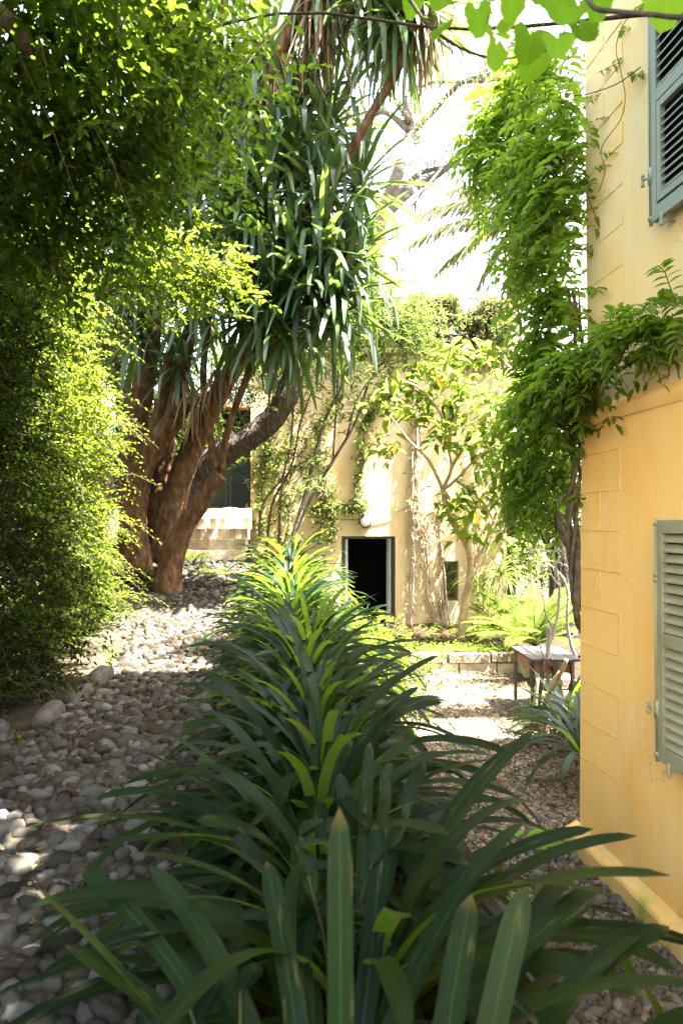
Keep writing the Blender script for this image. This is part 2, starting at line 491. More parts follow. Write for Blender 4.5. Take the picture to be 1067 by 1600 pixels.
M['dead'] = leaf_mat('dead_leaf', [(.09, .05, .025), (.17, .10, .05), (.27, .17, .09)], (.3, .18, .08), .15, rough=.7, spec=.2)
M['clivia'] = leaf_mat('clivia_leaf', [(0.003007, 0.00955, 0.005262), (0.006011, 0.01638, 0.007518), (0.01053, 0.02402, 0.008269), (0.01879, 0.03274, 0.01052)], (.30, .46, .03), .24, rough=.38, spec=0.07, clump=.5, veins=.35, mode='strap')
M['wist'] = leaf_mat('wisteria_leaf', [(0.03132, 0.06242, 0.009504), (0.05742, 0.09547, 0.01426), (0.1044, 0.1395, 0.0198)], (.36, .56, .03), .42, rough=.45, mode='broad', spec=0.06)
M['datura'] = leaf_mat('datura_leaf', [(0.021, 0.06, 0.009), (0.042, 0.09, 0.015), (0.072, 0.12, 0.018), (0.12, 0.132, 0.018)], (.42, .55, .06), .42, rough=.5, mode='broad')
M['olean'] = leaf_mat('oleander_leaf', [(0.018, 0.042, 0.012), (0.036, 0.066, 0.018), (0.06, 0.09, 0.03)], (.28, .38, .07), .3)
M['ivy'] = leaf_mat('creeper_leaf', [(.03, .06, .015), (.06, .10, .025), (.12, .13, .04)], (.3, .36, .06), .3)
M['bush'] = leaf_mat('bush_leaf', [(0.0375, 0.075, 0.01125), (0.0675, 0.12, 0.015), (0.1125, 0.1575, 0.0225)], (.42, .52, .06), .4)
M['grape'] = leaf_mat('vine_leaf', [(.09, .2, .012), (.13, .27, .018), (.18, .33, .025)], (.33, .56, .02), .55, rough=.8, spec=.08, veins=.3, mode='broad')
M['palm'] = leaf_mat('palm_leaf', [(0.0324, 0.04253, 0.0162), (0.0486, 0.0567, 0.0243), (0.0648, 0.06885, 0.03442)], (.6, .62, .28), .45)
M['fern'] = leaf_mat('fern_leaf', [(0.032, 0.072, 0.012), (0.064, 0.112, 0.016), (0.104, 0.144, 0.024)], (.35, .45, .06), .35)
M['cycad'] = leaf_mat('cycad_leaf', [(0.045, 0.0975, 0.0225), (0.0825, 0.135, 0.03), (0.135, 0.18, 0.045)], (.4, .5, .08), .35, rough=.35, spec=0.2)
M['dark'] = leaf_mat('backdrop_leaf', [(0.00441, 0.01103, 0.002205), (0.009191, 0.02021, 0.003675), (0.01837, 0.03123, 0.005513)], (.16, .24, .03), .3)
M['dry'] = leaf_mat('dry_leaf', [(0.049, 0.056, 0.021), (0.084, 0.077, 0.035), (0.14, 0.105, 0.063)], (.3, .26, .1), .25, rough=.7)
M['jac'] = leaf_mat('jacaranda_leaf', [(0.072, 0.12, 0.03), (0.12, 0.168, 0.048), (0.18, 0.204, 0.072)], (.5, .6, .15), .5)
M['fresh'] = leaf_mat('seedling_leaf', [(.12, .26, .02), (.16, .32, .03), (.22, .38, .04)], (.5, .75, .06), .5)
M['litter'] = leaf_mat('litter_leaf', [(0.045, 0.0225, 0.009), (0.09, 0.0495, 0.0225), (0.135, 0.09, 0.036), (0.1575, 0.126, 0.027)], (.3, .2, .06), .12, rough=.8, spec=.1)
M['petal'] = leaf_mat('red_petal', [(.45, .02, .02), (.55, .04, .02), (.6, .12, .03)], (.6, .05, .03), .3)

M['bark'] = solid_mat('yucca_bark', [(0.0352, 0.0176, 0.0088), (0.0792, 0.04224, 0.02112), (0.1584, 0.0924, 0.0528)], 7, .85, 1.0, 16, .03, .03, (1.6, 1.6, .8), detail=9)
M['dkbark'] = solid_mat('dark_bark', [(0.0264, 0.02112, 0.0176), (0.066, 0.0528, 0.044), (0.1232, 0.1012, 0.0836)], 10, .9, 1.0, 18, .03, .03, (2.5, 1, 1))
M['gybark'] = solid_mat('grey_bark', [(0.0455, 0.0385, 0.0315), (0.0875, 0.07525, 0.06125), (0.126, 0.112, 0.0945)], 9, .85, .6, 20, .2, .02)
M['stem'] = solid_mat('woody_stem', [(0.054, 0.033, 0.018), (0.114, 0.075, 0.045), (0.18, 0.126, 0.078)], 20, .85, .6, 60, .2, .008)
M['grstem'] = solid_mat('green_stem', [(.016, .022, .006), (.03, .035, .01), (.05, .05, .016)], 20, .7, .2, 60, .15)
M['tan'] = solid_mat('tan_stem', [(.22, .15, .08), (.33, .24, .14), (.42, .32, .2)], 8, .8, .5, 40, .2, .006)
M['bleach'] = solid_mat('bleached_wood', [(0.168, 0.1456, 0.1176), (0.28, 0.2576, 0.224), (0.3472, 0.3248, 0.2912)], 8, .8, .5, 30, .2, .008, (1, 1, .3))
M['dryvine'] = solid_mat('dried_vine', [(.19, .13, .085), (.32, .24, .17), (.45, .36, .27)], 16, .9, .5, 60, .1, .006)
M['pebble'] = solid_mat('path_pebble', [(0.008659, 0.006885, 0.005028), (0.0202, 0.01771, 0.01457), (0.0327, 0.0246, 0.01609), (0.03174, 0.02902, 0.02514), (0.04809, 0.0423, 0.03419), (0.05771, 0.0541, 0.04826), (0.1154, 0.1052, 0.09053)], 7, .9, .7, 26, .02, .01, island=.85)
M['pebble2'] = solid_mat('small_pebble', [(0.04436, 0.03075, 0.01832), (0.08875, 0.06152, 0.03898), (0.08241, 0.07076, 0.06019), (0.1268, 0.09228, 0.05731), (0.2027, 0.163, 0.1146)], 9, .9, .4, 30, .02, .005, island=.85)
M['mortar'] = solid_mat('path_earth', [(0.0198, 0.01584, 0.01109), (0.0396, 0.03168, 0.02178), (0.06336, 0.05148, 0.03564)], 8, .95, .8, 40, .03, .02)
M['soil'] = solid_mat('soil', [(0.0099, 0.006732, 0.004356), (0.02376, 0.01663, 0.01109), (0.04752, 0.03366, 0.02178)], 12, .95, 1.0, 30, .03, .03)
M['terrain'] = solid_mat('terrain_earth', [(0.0198, 0.0198, 0.0099), (0.03564, 0.03564, 0.01782), (0.05544, 0.04752, 0.02772)], 1.5, .95, .5, 12, .03, .04)
M['stone'] = solid_mat('dressed_stone', [(0.2677, 0.2008, 0.1339), (0.4819, 0.3881, 0.2809), (0.6693, 0.5758, 0.4551)], 5, .9, .7, 18, .2, .02)
M['coping'] = solid_mat('coping_slate', [(0.0375, 0.03188, 0.02812), (0.075, 0.06375, 0.05625), (0.12, 0.105, 0.09375)], 4, .85, .5, 20, .03, .015)
M['kerb'] = solid_mat('kerb_stone', [(0.02851, 0.02376, 0.01901), (0.05702, 0.0499, 0.04039), (0.08556, 0.07602, 0.06414)], 7, .9, .8, 20, .2, .02)
M['rubble'] = solid_mat('rubble_wall', [(0.045, 0.036, 0.027), (0.09, 0.07425, 0.05625), (0.153, 0.126, 0.0945)], 4, .95, 1.0, 12, .03, .05)
M['chips'] = solid_mat('pebble_dash', [(0.12, 0.078, 0.042), (0.204, 0.15, 0.09), (0.33, 0.3, 0.252)], 45, .8, .8, 55, .3, .012, detail=1, pos=[.42, .5, .6])
M['plaster'] = plaster_mat('ochre_plaster', (.95, .53, .155), (.95, .47, .11), (.96, .58, .23), moss=True)
M['plaster_up'] = plaster_mat('weathered_skylit_plaster', (.74, .54, .27), (.78, .51, .19), (.70, .55, .34))  # greyer from weathering, and from bluish sky light put into the colour
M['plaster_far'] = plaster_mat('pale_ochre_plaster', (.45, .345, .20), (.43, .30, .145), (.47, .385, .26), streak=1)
M['joint'] = solid_mat('incised_joint', [(.62, .36, .11), (.72, .43, .15), (.82, .51, .19)], 16, .9, .2, 40, .1)
M['plinth'] = plaster_mat('plinth_plaster', (.76, .44, .15), (.70, .38, .11), (.66, .46, .23), moss=True)
M['shut'] = solid_mat('shutter_paint', [(0.2467, 0.2107, 0.1125), (0.2992, 0.2548, 0.1395), (0.3413, 0.294, 0.171)], 5, .5, .2, 30, .3, .004)
M['shut_up'] = solid_mat('upper_shutter_paint', [(0.162, 0.189, 0.1485), (0.189, 0.216, 0.1722), (0.216, 0.2396, 0.189)], 5, .5, .15, 30, .4, .004)
M['iron'] = solid_mat('dark_iron', [(.02, .02, .02), (.04, .04, .04)], 20, .5, .2, 60, .4)
M['alu'] = solid_mat('grey_frame', [(.36, .38, .38), (.46, .48, .48)], 10, .4, .1, 60, .5)
M['brownfr'] = solid_mat('brown_frame', [(.10, .06, .035), (.17, .10, .06)], 12, .6, .2, 40, .3, stretch=(1, 1, .2))
M['void'] = solid_mat('dark_interior', [(.008, .008, .008), (.014, .013, .012)], 3, .9, 0)
M['louvre'] = solid_mat('dark_louvre', [(.012, .02, .018), (.025, .035, .032)], 6, .6, .1, 40, .3)
M['bluepane'] = solid_mat('blue_grey_panel', [(.05, .075, .11), (.09, .12, .16)], 4, .5, .1, 40, .4)
M['glassw'] = solid_mat('window_glass', [(.01, .012, .014), (.02, .022, .025)], 2, .06, 0, spec=.6)
M['lampwhite'] = solid_mat('lamp_lens', [(.55, .56, .56), (.66, .67, .67)], 4, .3, 0, spec=.5)
M['wood'] = solid_mat('weathered_wood', [(0.0294, 0.02499, 0.02205), (0.0588, 0.04998, 0.0441), (0.09702, 0.0882, 0.07938)], 9, .75, .5, 40, .3, .006, (1, 6, 1))
M['redwood'] = solid_mat('red_brown_wood', [(.12, .05, .03), (.22, .10, .06), (.3, .16, .1)], 9, .75, .4, 40, .3, .006, (1, 6, 1))
M['tile'] = solid_mat('roof_tile', [(.22, .09, .05), (.34, .16, .09), (.42, .24, .15)], 8, .9, .5, 20, .2)
M['terra'] = solid_mat('terracotta', [(.28, .12, .06), (.4, .19, .1)], 8, .9, .3, 30, .2)

def bottle_mat():
    m, nt, N, Lk = new_mat('green_glass')
    out = N.new('ShaderNodeOutputMaterial'); p = N.new('ShaderNodeBsdfPrincipled')
    p.inputs['Base Color'].default_value = (.012, .05, .018, 1); p.inputs['Roughness'].default_value = .22
    p.inputs['Transmission Weight'].default_value = .0; p.inputs['IOR'].default_value = 1.5
    Lk.new(p.outputs[0], out.inputs['Surface']); return m
M['bottle'] = bottle_mat()

# ------------------------------------------------------------------ world, sun, camera
SUN = Vector((.50, -.14, 1.0)).normalized()
w = bpy.data.worlds.new('World'); sc.world = w; w.use_nodes = True
nt = w.node_tree; N = nt.nodes; N.clear()
sky = N.new('ShaderNodeTexSky'); sky.sky_type = 'NISHITA'; sky.sun_disc = False
sky.sun_elevation = math.asin(SUN.z); sky.sun_rotation = math.atan2(SUN.x, SUN.y)
sky.air_density = 1.0; sky.dust_density = 4.5; sky.ozone_density = 1.0; sky.altitude = 10
bg = N.new('ShaderNodeBackground'); bg.inputs['Strength'].default_value = .08
wo = N.new('ShaderNodeOutputWorld')
tcw = N.new('ShaderNodeTexCoord'); sx = N.new('ShaderNodeSeparateXYZ'); nt.links.new(tcw.outputs['Generated'], sx.inputs[0])
hz_ = N.new('ShaderNodeMapRange'); hz_.inputs[1].default_value = .0; hz_.inputs[2].default_value = .75; hz_.inputs[3].default_value = .9; hz_.inputs[4].default_value = .0
nt.links.new(sx.outputs['Z'], hz_.inputs[0])
hm = N.new('ShaderNodeMix'); hm.data_type = 'RGBA'; hm.inputs[7].default_value = (4.2, 4.25, 4.3, 1)
nt.links.new(hz_.outputs[0], hm.inputs[0]); nt.links.new(sky.outputs[0], hm.inputs[6])
nt.links.new(hm.outputs[2], bg.inputs['Color']); nt.links.new(bg.outputs[0], wo.inputs['Surface'])

sl = bpy.data.lights.new('sun', 'SUN'); sl.energy = 5.0; sl.angle = R(.53); sl.color = (1, .95, .86)
so = bpy.data.objects.new('sun', sl); C.objects.link(so)
so.rotation_euler = SUN.to_track_quat('Z', 'Y').to_euler(); so.location = (6, -4, 14)

cam = bpy.data.cameras.new('camera'); co = bpy.data.objects.new('camera', cam); C.objects.link(co)
cam.sensor_fit = 'VERTICAL'; cam.sensor_height = 36; cam.lens = 36 * FPX / 1600
cam.clip_start = .03; cam.clip_end = 2000
co.location = (0, 0, EYE); co.rotation_euler = (R(90) + TILT, 0, 0)
cam.dof.use_dof = True; cam.dof.focus_distance = 8.0; cam.dof.aperture_fstop = 3.2
sc.camera = co
sc.view_settings.view_transform = 'Standard'; sc.view_settings.look = 'None'; sc.view_settings.exposure = 0
sc.render.engine = 'CYCLES'
cy = sc.cycles
cy.max_bounces = 7; cy.diffuse_bounces = 4; cy.glossy_bounces = 2; cy.transmission_bounces = 5; cy.transparent_max_bounces = 4
cy.use_denoising = True; cy.sample_clamp_indirect = 6
cy.film_exposure = 27.0
cy.caustics_reflective = False; cy.caustics_refractive = False

# ------------------------------------------------------------------ ground
def grid(x0f, x1f, ys, zf, nx=2, bumps=0.0):
    mb = MB()
    ys = np.asarray(ys, float); n = len(ys)
    t = np.linspace(0, 1, nx)
    X = np.array([x0f(y) + (x1f(y) - x0f(y)) * t for y in ys])
    Yg = np.repeat(ys[:, None], nx, 1)
    Z = zf(X, Yg) + bumps * rng.normal(size=X.shape)
    V = np.stack([X, Yg, Z], -1).reshape(-1, 3)
    i = np.arange(n - 1)[:, None]; j = np.arange(nx - 1)[None]
    F = np.stack([i * nx + j, i * nx + j + 1, (i + 1) * nx + j + 1, (i + 1) * nx + j], -1).reshape(-1, 4)
    mb.add(V, F)
    return mb

mb = MB()
a = np.linspace(0, 2 * np.pi, 49)[:-1]
V = [[0, 0, -.06]]; rad = [12, 60, 300, 900]
for r_ in rad:
    V += [[r_ * math.cos(t), r_ * math.sin(t), -.06] for t in a]
F3 = [[0, 1 + k, 1 + (k + 1) % 48] for k in range(48)]
F4 = [[1 + q * 48 + k, 1 + (q + 1) * 48 + k, 1 + (q + 1) * 48 + (k + 1) % 48, 1 + q * 48 + (k + 1) % 48] for q in range(3) for k in range(48)]
mb.add(V, F3, F4)
tag(mb.build('ground', M['terrain']), kind='structure', label='bare earth ground around the garden', cat='ground')

ys = np.linspace(-6, 22, 113)
o = grid(lambda y: -14., lambda y: float(xb(y)), ys, lambda X, Y: zt(Y), 24, .006).build('upper_terrace', M['mortar'], smooth=True)
tag(o, 'earth bedding of the raised garden terrace', 'terrace', kind='structure')
o = grid(lambda y: float(xb(y)), lambda y: float(xw(y)) - .1, np.linspace(-6, 14, 161), lambda X, Y: zt(Y) + .02, 14, .018).build('planter_bed', M['soil'], smooth=True)
tag(o, 'dark soil strip of the long planter bed', 'soil', kind='structure')

# ---- pebbles
def pebbles(mb, pts, sx, sy, sz, zoff, dens=1):
    """stones as flattened, slightly angular ellipsoids set into the ground"""
    n = len(pts)
    nu, nv = 9, 4
    th = np.arange(nu) * 2 * np.pi / nu
    ph = np.array([-.25, .28, .75, 1.15])
    ring = np.stack([np.cos(ph)[:, None] * np.cos(th), np.cos(ph)[:, None] * np.sin(th), np.repeat(np.sin(ph)[:, None], nu, 1)], -1).reshape(-1, 3)
    B = np.vstack([ring, [0, 0, 1.]])
    q = rng.normal(0, .085, (n, len(B), 3))
    S = np.stack([sx, sy, sz], -1)[:, None]
    V = (B[None] + q)
    V = np.sign(V) * np.abs(V) ** .9 * S
    tx, ty = rng.normal(0, .16, (2, n, 1))
    V[..., 2] += tx * V[..., 0] + ty * V[..., 1]
    an = rng.uniform(0, np.pi, (n, 1)); ca, sa = np.cos(an), np.sin(an)
    x, y = V[..., 0].copy(), V[..., 1].copy()
    V[..., 0], V[..., 1] = ca * x - sa * y, sa * x + ca * y
    V += pts[:, None]
    V[..., 2] += zoff[:, None] if np.ndim(zoff) else zoff
    F = []
    for i in range(nv - 1):
        for j in range(nu):
            F.append([i * nu + j, i * nu + (j + 1) % nu, (i + 1) * nu + (j + 1) % nu, (i + 1) * nu + j])
    F3 = [[(nv - 1) * nu + j, (nv - 1) * nu + (j + 1) % nu, nv * nu] for j in range(nu)]
    k = np.arange(n)[:, None, None] * len(B)
    mb.add(V.reshape(-1, 3), (k + np.array(F)[None]).reshape(-1, 4), (k + np.array(F3)[None]).reshape(-1, 3))

def jitter_pts(x0, x1, y0, y1, s, keep, jit=.3):
    nx = int((x1 - x0) / s); ny = int((y1 - y0) / (s * .87))
    gx, gy = np.meshgrid(np.arange(nx), np.arange(ny))
    X = x0 + (gx + .5 * (gy % 2)) * s; Y = y0 + gy * s * .87
    X = X + rng.uniform(-jit, jit, X.shape) * s; Y = Y + rng.uniform(-jit, jit, Y.shape) * s
    X, Y = X.ravel(), Y.ravel()
    m = keep(X, Y)
    return X[m], Y[m]

def left_edge(Y):
    return np.interp(Y, [-2, 3.2, 4.6, 5.0, 6.0, 8.0, 9.5, 12, 15.2], [-4.5, -4.2, -3.3, -2.35, -2.25, -2.5, -3.2, -3.6, -3.4])

mb = MB()
X, Y = jitter_pts(-4.6, -.3, .9, 15.1, .077, lambda X, Y: (X > left_edge(Y)) & (X < xb(Y) - .01))
n = len(X)
sz = rng.lognormal(0, .22, n)
pebbles(mb, np.stack([X, Y, zt(Y)], -1), .043 * sz * rng.uniform(.95, 1.4, n), .033 * sz, .032 * sz, -.007 + rng.normal(0, .004, n))
o = mb.build('cobbled_path', M['pebble'], smooth=True)
tag(o, 'upper footpath paved with large rounded grey pebbles', 'path', kind='structure')

mb = grid(lambda y: float(xw(y)) - .06, lambda y: 6.0, np.linspace(-6, 10.75, 68), lambda X, Y: 0 * X, 30, .006)
o = mb.build('lower_courtyard', M['mortar'], smooth=True)
tag(o, 'earth bedding of the lower courtyard', 'courtyard', kind='structure')
mb = MB()
X, Y = jitter_pts(.0, 4.2, 2.1, 10.75, .040, lambda X, Y: (X > xw(Y) + .02) & (X < np.where(Y < 5.1, 1.70 + .127 * (5 - Y), 3.6)))
n = len(X); sz = rng.lognormal(0, .25, n)
pebbles(mb, np.stack([X, Y, 0 * X], -1), .0245 * sz * rng.uniform(.95, 1.4, n), .0185 * sz, .017 * sz, -.001 + rng.normal(0, .003, n))
o = mb.build('pebble_path', M['pebble2'], smooth=True)
tag(o, 'lower path paved with small round pebbles', 'path', kind='structure')

# ------------------------------------------------------------------ retaining wall with coping
rw = thing('retaining_wall', 'low stone retaining wall with dark coping slabs beside the lower path', 'wall', (.6, 3, 0))
mb = MB(); mc = MB()
y = -3.0
while y < 13.2:
    ln = rng.uniform(.45, .8); x = float(xw(y + ln / 2))
    zc = float(zt(y + ln / 2)) + .01
    mc.box((x - .12 + rng.normal(0, .008), y + ln / 2, zc + .012 + rng.normal(0, .006)), (.34, ln - .012, .05), rz=.1 + rng.normal(0, .012), rx=rng.normal(0, .01))
    y += ln
for z in np.arange(0, .76, .19):
    y = -3.0
    while y < 13.2:
        ln = rng.uniform(.22, .5); x = float(xw(y + ln / 2))
        top = float(zt(y)) - .03
        h = .19 if z < .56 else max(.02, top - z)
        mb.box((x - .13 + rng.normal(0, .012), y + ln / 2, z + h / 2), (.22, ln - .015, h - .014), rz=.1 + rng.normal(0, .02))
        y += ln
mb.build('wall', M['rubble'], rw, bevel=.012)
mc.build('coping', M['coping'], rw, bevel=.01)

# ------------------------------------------------------------------ the ochre house on the right
HC = np.array([1.76, 5.0, 0.])
U_ = unit(np.array([.127, -1., 0.])); OUT = unit(np.array([-1., -.127, 0.])); BK = -OUT
def W(u, out, z):
    return HC + U_ * u + OUT * out + np.array([0, 0, z])
ROOF = 11.5  # unseen roof height, raised so its shadow covers hedge and foreground
SUN_GAP_Z = 7.2  # unseen lower roof, added to let sun reach the left path
hs = thing('ochre_house', 'two-storey ochre plastered house with grey-green louvred shutters', 'house', HC)
def prism(mb, u0, u1, o0, o1, z0, z1, mi=0, batter=0.0):
    c = [W(u0, o1 + batter, z0), W(u1, o1 + batter, z0), W(u1, o0, z0), W(u0, o0, z0), W(u0, o1, z1), W(u1, o1, z1), W(u1, o0, z1), W(u0, o0, z1)]
    mb.add(c, [[0, 1, 5, 4], [1, 2, 6, 5], [2, 3, 7, 6], [3, 0, 4, 7], [4, 5, 6, 7], [3, 2, 1, 0]], mi=mi)
def wavy_wall(mb, u0, u1, z0, z1, out, batter, n_u, n_z, amp):
    us = np.linspace(u0, u1, n_u); zs = np.linspace(z0, z1, n_z)
    V = []
    for z in zs:
        for u in us:
            a_ = amp * (math.sin(u * 2.3 + z * 1.7) + math.sin(u * 5.1 - z * 3.3) * .5 + math.sin(z * 6.1 + u) * .3)
            V.append(W(u, out + batter * (z1 - z) / (z1 - z0) + a_, z))
    i = np.arange(n_z - 1)[:, None]; j = np.arange(n_u - 1)[None]
    F = np.stack([i * n_u + j, i * n_u + j + 1, (i + 1) * n_u + j + 1, (i + 1) * n_u + j], -1).reshape(-1, 4)
    mb.add(V, F)
def joints(mb, zs, ul, out_f):
    for k, z in zs:
        u = 0.015
        while u < ul:
            ln = rng.uniform(.05, .10); e = min(u + ln, ul)
            prism(mb, u, e, out_f(z) - .004, out_f(z) + .0035, z - .0025 + rng.normal(0, .001), z + .0025 + rng.normal(0, .001), mi=1)
            u = e - .001 if rng.random() > .06 else e + .03
LOWZ = 3.12
def out_low(z): return .035 * (LOWZ - z) / LOWZ
mb = MB()
wavy_wall(mb, 0, 8, -.1, LOWZ, .0, .035, 60, 40, .0012)
prism(mb, 0, 8, -7, -.02, -.1, LOWZ)
ls = [(k, 2.30 + .272 * k) for k in range(-6, 4)]
joints(mb, [l for l in ls if l[1] < 3.0], .52, out_low)
for k, z in ls:
    if z + .27 > 3.05: continue
    u = .53 if k % 2 == 1 else .275
    zz = z
    while zz < z + .27:
        e = min(zz + rng.uniform(.04, .08), z + .27)
        if rng.random() > .15:
            q = rng.normal(0, .0012)
            prism(mb, u - .003 + q, u + .003 + q, out_low(zz) - .004, out_low(zz) + .003, zz, e, mi=1)
        zz = e
lw = mb.build('ground_floor_wall', [M['plaster'], M['joint']], hs, smooth=False)
mb = MB()
wavy_wall(mb, 0, 2.4, LOWZ, ROOF, -.045, .0, 20, 40, .0012)
prism(mb, 0, 2.4, -7, -.065, LOWZ, ROOF)
wavy_wall(mb, 2.402, 8, LOWZ, SUN_GAP_Z, -.045, .0, 40, 40, .0012)
prism(mb, 2.402, 8, -7, -.065, LOWZ, SUN_GAP_Z)
def out_up(z): return -.045
ls = [(k, 3.53 + .272 * k) for k in range(0, 28)]
joints(mb, ls, .5, out_up)
for k, z in ls:
    u = .51 if k % 2 == 1 else .265
    for q in range(4):
        if rng.random() > .3:
            prism(mb, u - .0025, u + .0025, out_up(z) - .004, out_up(z) + .003, z + .068 * q, z + .068 * (q + 1), mi=1)
mb.build('upper_wall', [M['plaster_up'], M['joint']], hs)
mb = MB()      # sloping weathered ledge between the storeys
prof = [(-.06, LOWZ + .07), (-.02, LOWZ + .045), (.012, LOWZ + .02), (.028, LOWZ - .01), (.024, LOWZ - .05), (.012, LOWZ - .08)]
us = np.linspace(0, 8, 60); V = []
for u in us:
    for q, z in prof:
        V.append(W(u, q + .003 * math.sin(u * 4), z + .006 * math.sin(u * 2.7)))
i = np.arange(59)[:, None]; j = np.arange(5)[None]
mb.add(V, np.stack([i * 6 + j, i * 6 + j + 1, (i + 1) * 6 + j + 1, (i + 1) * 6 + j], -1).reshape(-1, 4))
mb.build('string_course', M['plaster'], hs, smooth=True)
mb = MB(); us = np.linspace(-.06, 8, 150); V = []
for u in us:
    h = .135 + .005 * math.sin(u * 3.1) + rng.normal(0, .0015)
    for q, z in [(.03, h + .035), (.075, h + .01), (.118, h - .01), (.13, h - .03), (.138, -.1)]:
        V.append(W(u, q * .9 + .003 * math.sin(u * 7) + rng.normal(0, .001), z + rng.normal(0, .001)))
i = np.arange(149)[:, None]; j = np.arange(4)[None]
mb.add(V, np.stack([i * 5 + j, i * 5 + j + 1, (i + 1) * 5 + j + 1, (i + 1) * 5 + j], -1).reshape(-1, 4))
mb.add([W(-.06, .03, .175), W(-.06, .075, .15), W(-.06, .118, .13), W(-.06, .13, .11), W(-.06, .138, -.1), W(-.06, .03, -.1)], [[0, 1, 2, 3], [0, 3, 4, 5]])
mb.build('plinth', M['plinth'], hs)
mb = MB()
for u0, u1, zr in ((-.12, 2.5, ROOF), (2.42, 8.1, SUN_GAP_Z)):
    um = (u0 + u1) / 2
    c = [W(u0, .10, zr), W(u1, .10, zr), W(u1, -7.2, zr), W(u0, -7.2, zr), W(um, -1.2, zr + .5), W(um, -5.8, zr + .5)]
    mb.add(c, [[1, 2, 5, 4], [3, 0, 4, 5], [0, 3, 2, 1]], [[0, 1, 4], [2, 3, 5]])
mb.build('roof', M['tile'], hs)

def slats(mb, u0, u1, o, z0, z1, pitch, tilt=.85):
    z = z0 + pitch * .5
    while z < z1 - pitch * .3:
        # each louvre: a tilted board, outer edge lower
        h = pitch * .40; dpt = .022
        a_, b_ = W(u0, o + dpt, z - h), W(u1, o + dpt, z - h)
        c_, d_ = W(u1, o - .006, z + pitch * .26), W(u0, o - .006, z + pitch * .26)
        th = np.array([0, 0, .009])
        mb.add([a_, b_, c_, d_, a_ + th, b_ + th, c_ + th, d_ + th], [[0, 3, 2, 1], [4, 5, 6, 7], [0, 1, 5, 4], [1, 2, 6, 5], [2, 3, 7, 6], [3, 0, 4, 7]])
        z += pitch

def shutter(u0, u1, z0, z1, o, mat, lab, panel=None, midrail=None):
    mb = MB()
    st = .05
    prism(mb, u0, u0 + st, o, o + .038, z0, z1); prism(mb, u1 - st, u1, o, o + .038, z0, z1)
    prism(mb, u0 + st, u1 - st, o + .001, o + .037, z1 - .075, z1); prism(mb, u0 + st, u1 - st, o + .001, o + .037, z0, z0 + .085)
    segs = [(z0 + .085, z1 - .075)]
    if midrail:
        prism(mb, u0 + st, u1 - st, o + .001, o + .037, midrail, midrail + .075)
        segs = [(z0 + .085, midrail), (midrail + .075, z1 - .075)]
    prism(mb, u0 + st, u1 - st, o + .001, o + .006, z0 + .08, z1 - .07, mi=1)      # black sheet, painted as the shade behind the louvres
    sh = mb.build('shutter', [mat, M['void']], hs, bevel=.003)
    tag(sh, lab)
    if panel:                   # hinged inner louvre panel in the lower half
        (a0, a1) = segs[0]
        mp = MB()
        i0, i1 = u0 + st + .012, u1 - st - .012
        prism(mp, i0, i0 + .035, o + .008, o + .043, a0 + .012, a1 - .012); prism(mp, i1 - .035, i1, o + .008, o + .043, a0 + .012, a1 - .012)
        prism(mp, i0 + .035, i1 - .035, o + .009, o + .042, a1 - .057, a1 - .012); prism(mp, i0 + .035, i1 - .035, o + .009, o + .042, a0 + .012, a0 + .057)
        mp.build('panel_frame', mat, sh, bevel=.003)
        ms_ = MB(); slats(ms_, i0 + .037, i1 - .037, o + .014, a0 + .06, a1 - .06, .047)
        ms_.build('louvres', mat, sh)
        segs = segs[1:]
    ms_ = MB()
    for a0, a1 in segs:
        slats(ms_, u0 + st + .002, u1 - st - .002, o + .012, a0, a1, .056)
    ms_.build('louvres', mat, sh)
    mr = MB()                    # espagnolette rod with collars on the free edge
    mr.tube([W(u0 - .017, o + .03, z0 - .01), W(u0 - .017, o + .03, z1 + .005)], .011, 8, 1)
    for zc in (z0 + .03, z0 + .27, z0 + .30, z1 - .34, z1 - .31, z1 - .02):
        mr.tube([W(u0 - .017, o + .03, zc - .014), W(u0 - .017, o + .03, zc), W(u0 - .017, o + .03, zc + .014)], [.014, .02, .014], 10, 3)
    mr.box(W(u0 - .008, o + .03, z0 + .285), (.03, .03, .10), rz=.12)
    rod = mr.build('locking_rod', mat, sh, smooth=True)
    mh = MB()
    h0 = W(u0 - .02, o + .04, z0 + .285)
    mh.tube([h0, h0 - U_ * .045 + OUT * .01], .006, 8, 1)
    e = h0 - U_ * .05 + OUT * .01
    mh.tube([e + (0, 0, .038), e + (0, 0, .03), e, e - (0, 0, .03), e - (0, 0, .038)], [.008, .0125, .007, .0125, .008], 8, 3)
    mh.build('turn_handle', mat, sh, smooth=True)
    mk = MB()                    # hook stay under the shutter
    b = W(u0 + .10, o + .0, z0 - .028)
    mk.tube([b - OUT * .05, b + OUT * .03], .008, 8, 1)
    mk.tube([b + OUT * .035 + (0, 0, -.03), b + OUT * .04, b + OUT * .036 + (0, 0, .045)], [.012, .009, .013], 8, 3)
    mk.build('stay_hook', mat, sh, smooth=True)
    return sh

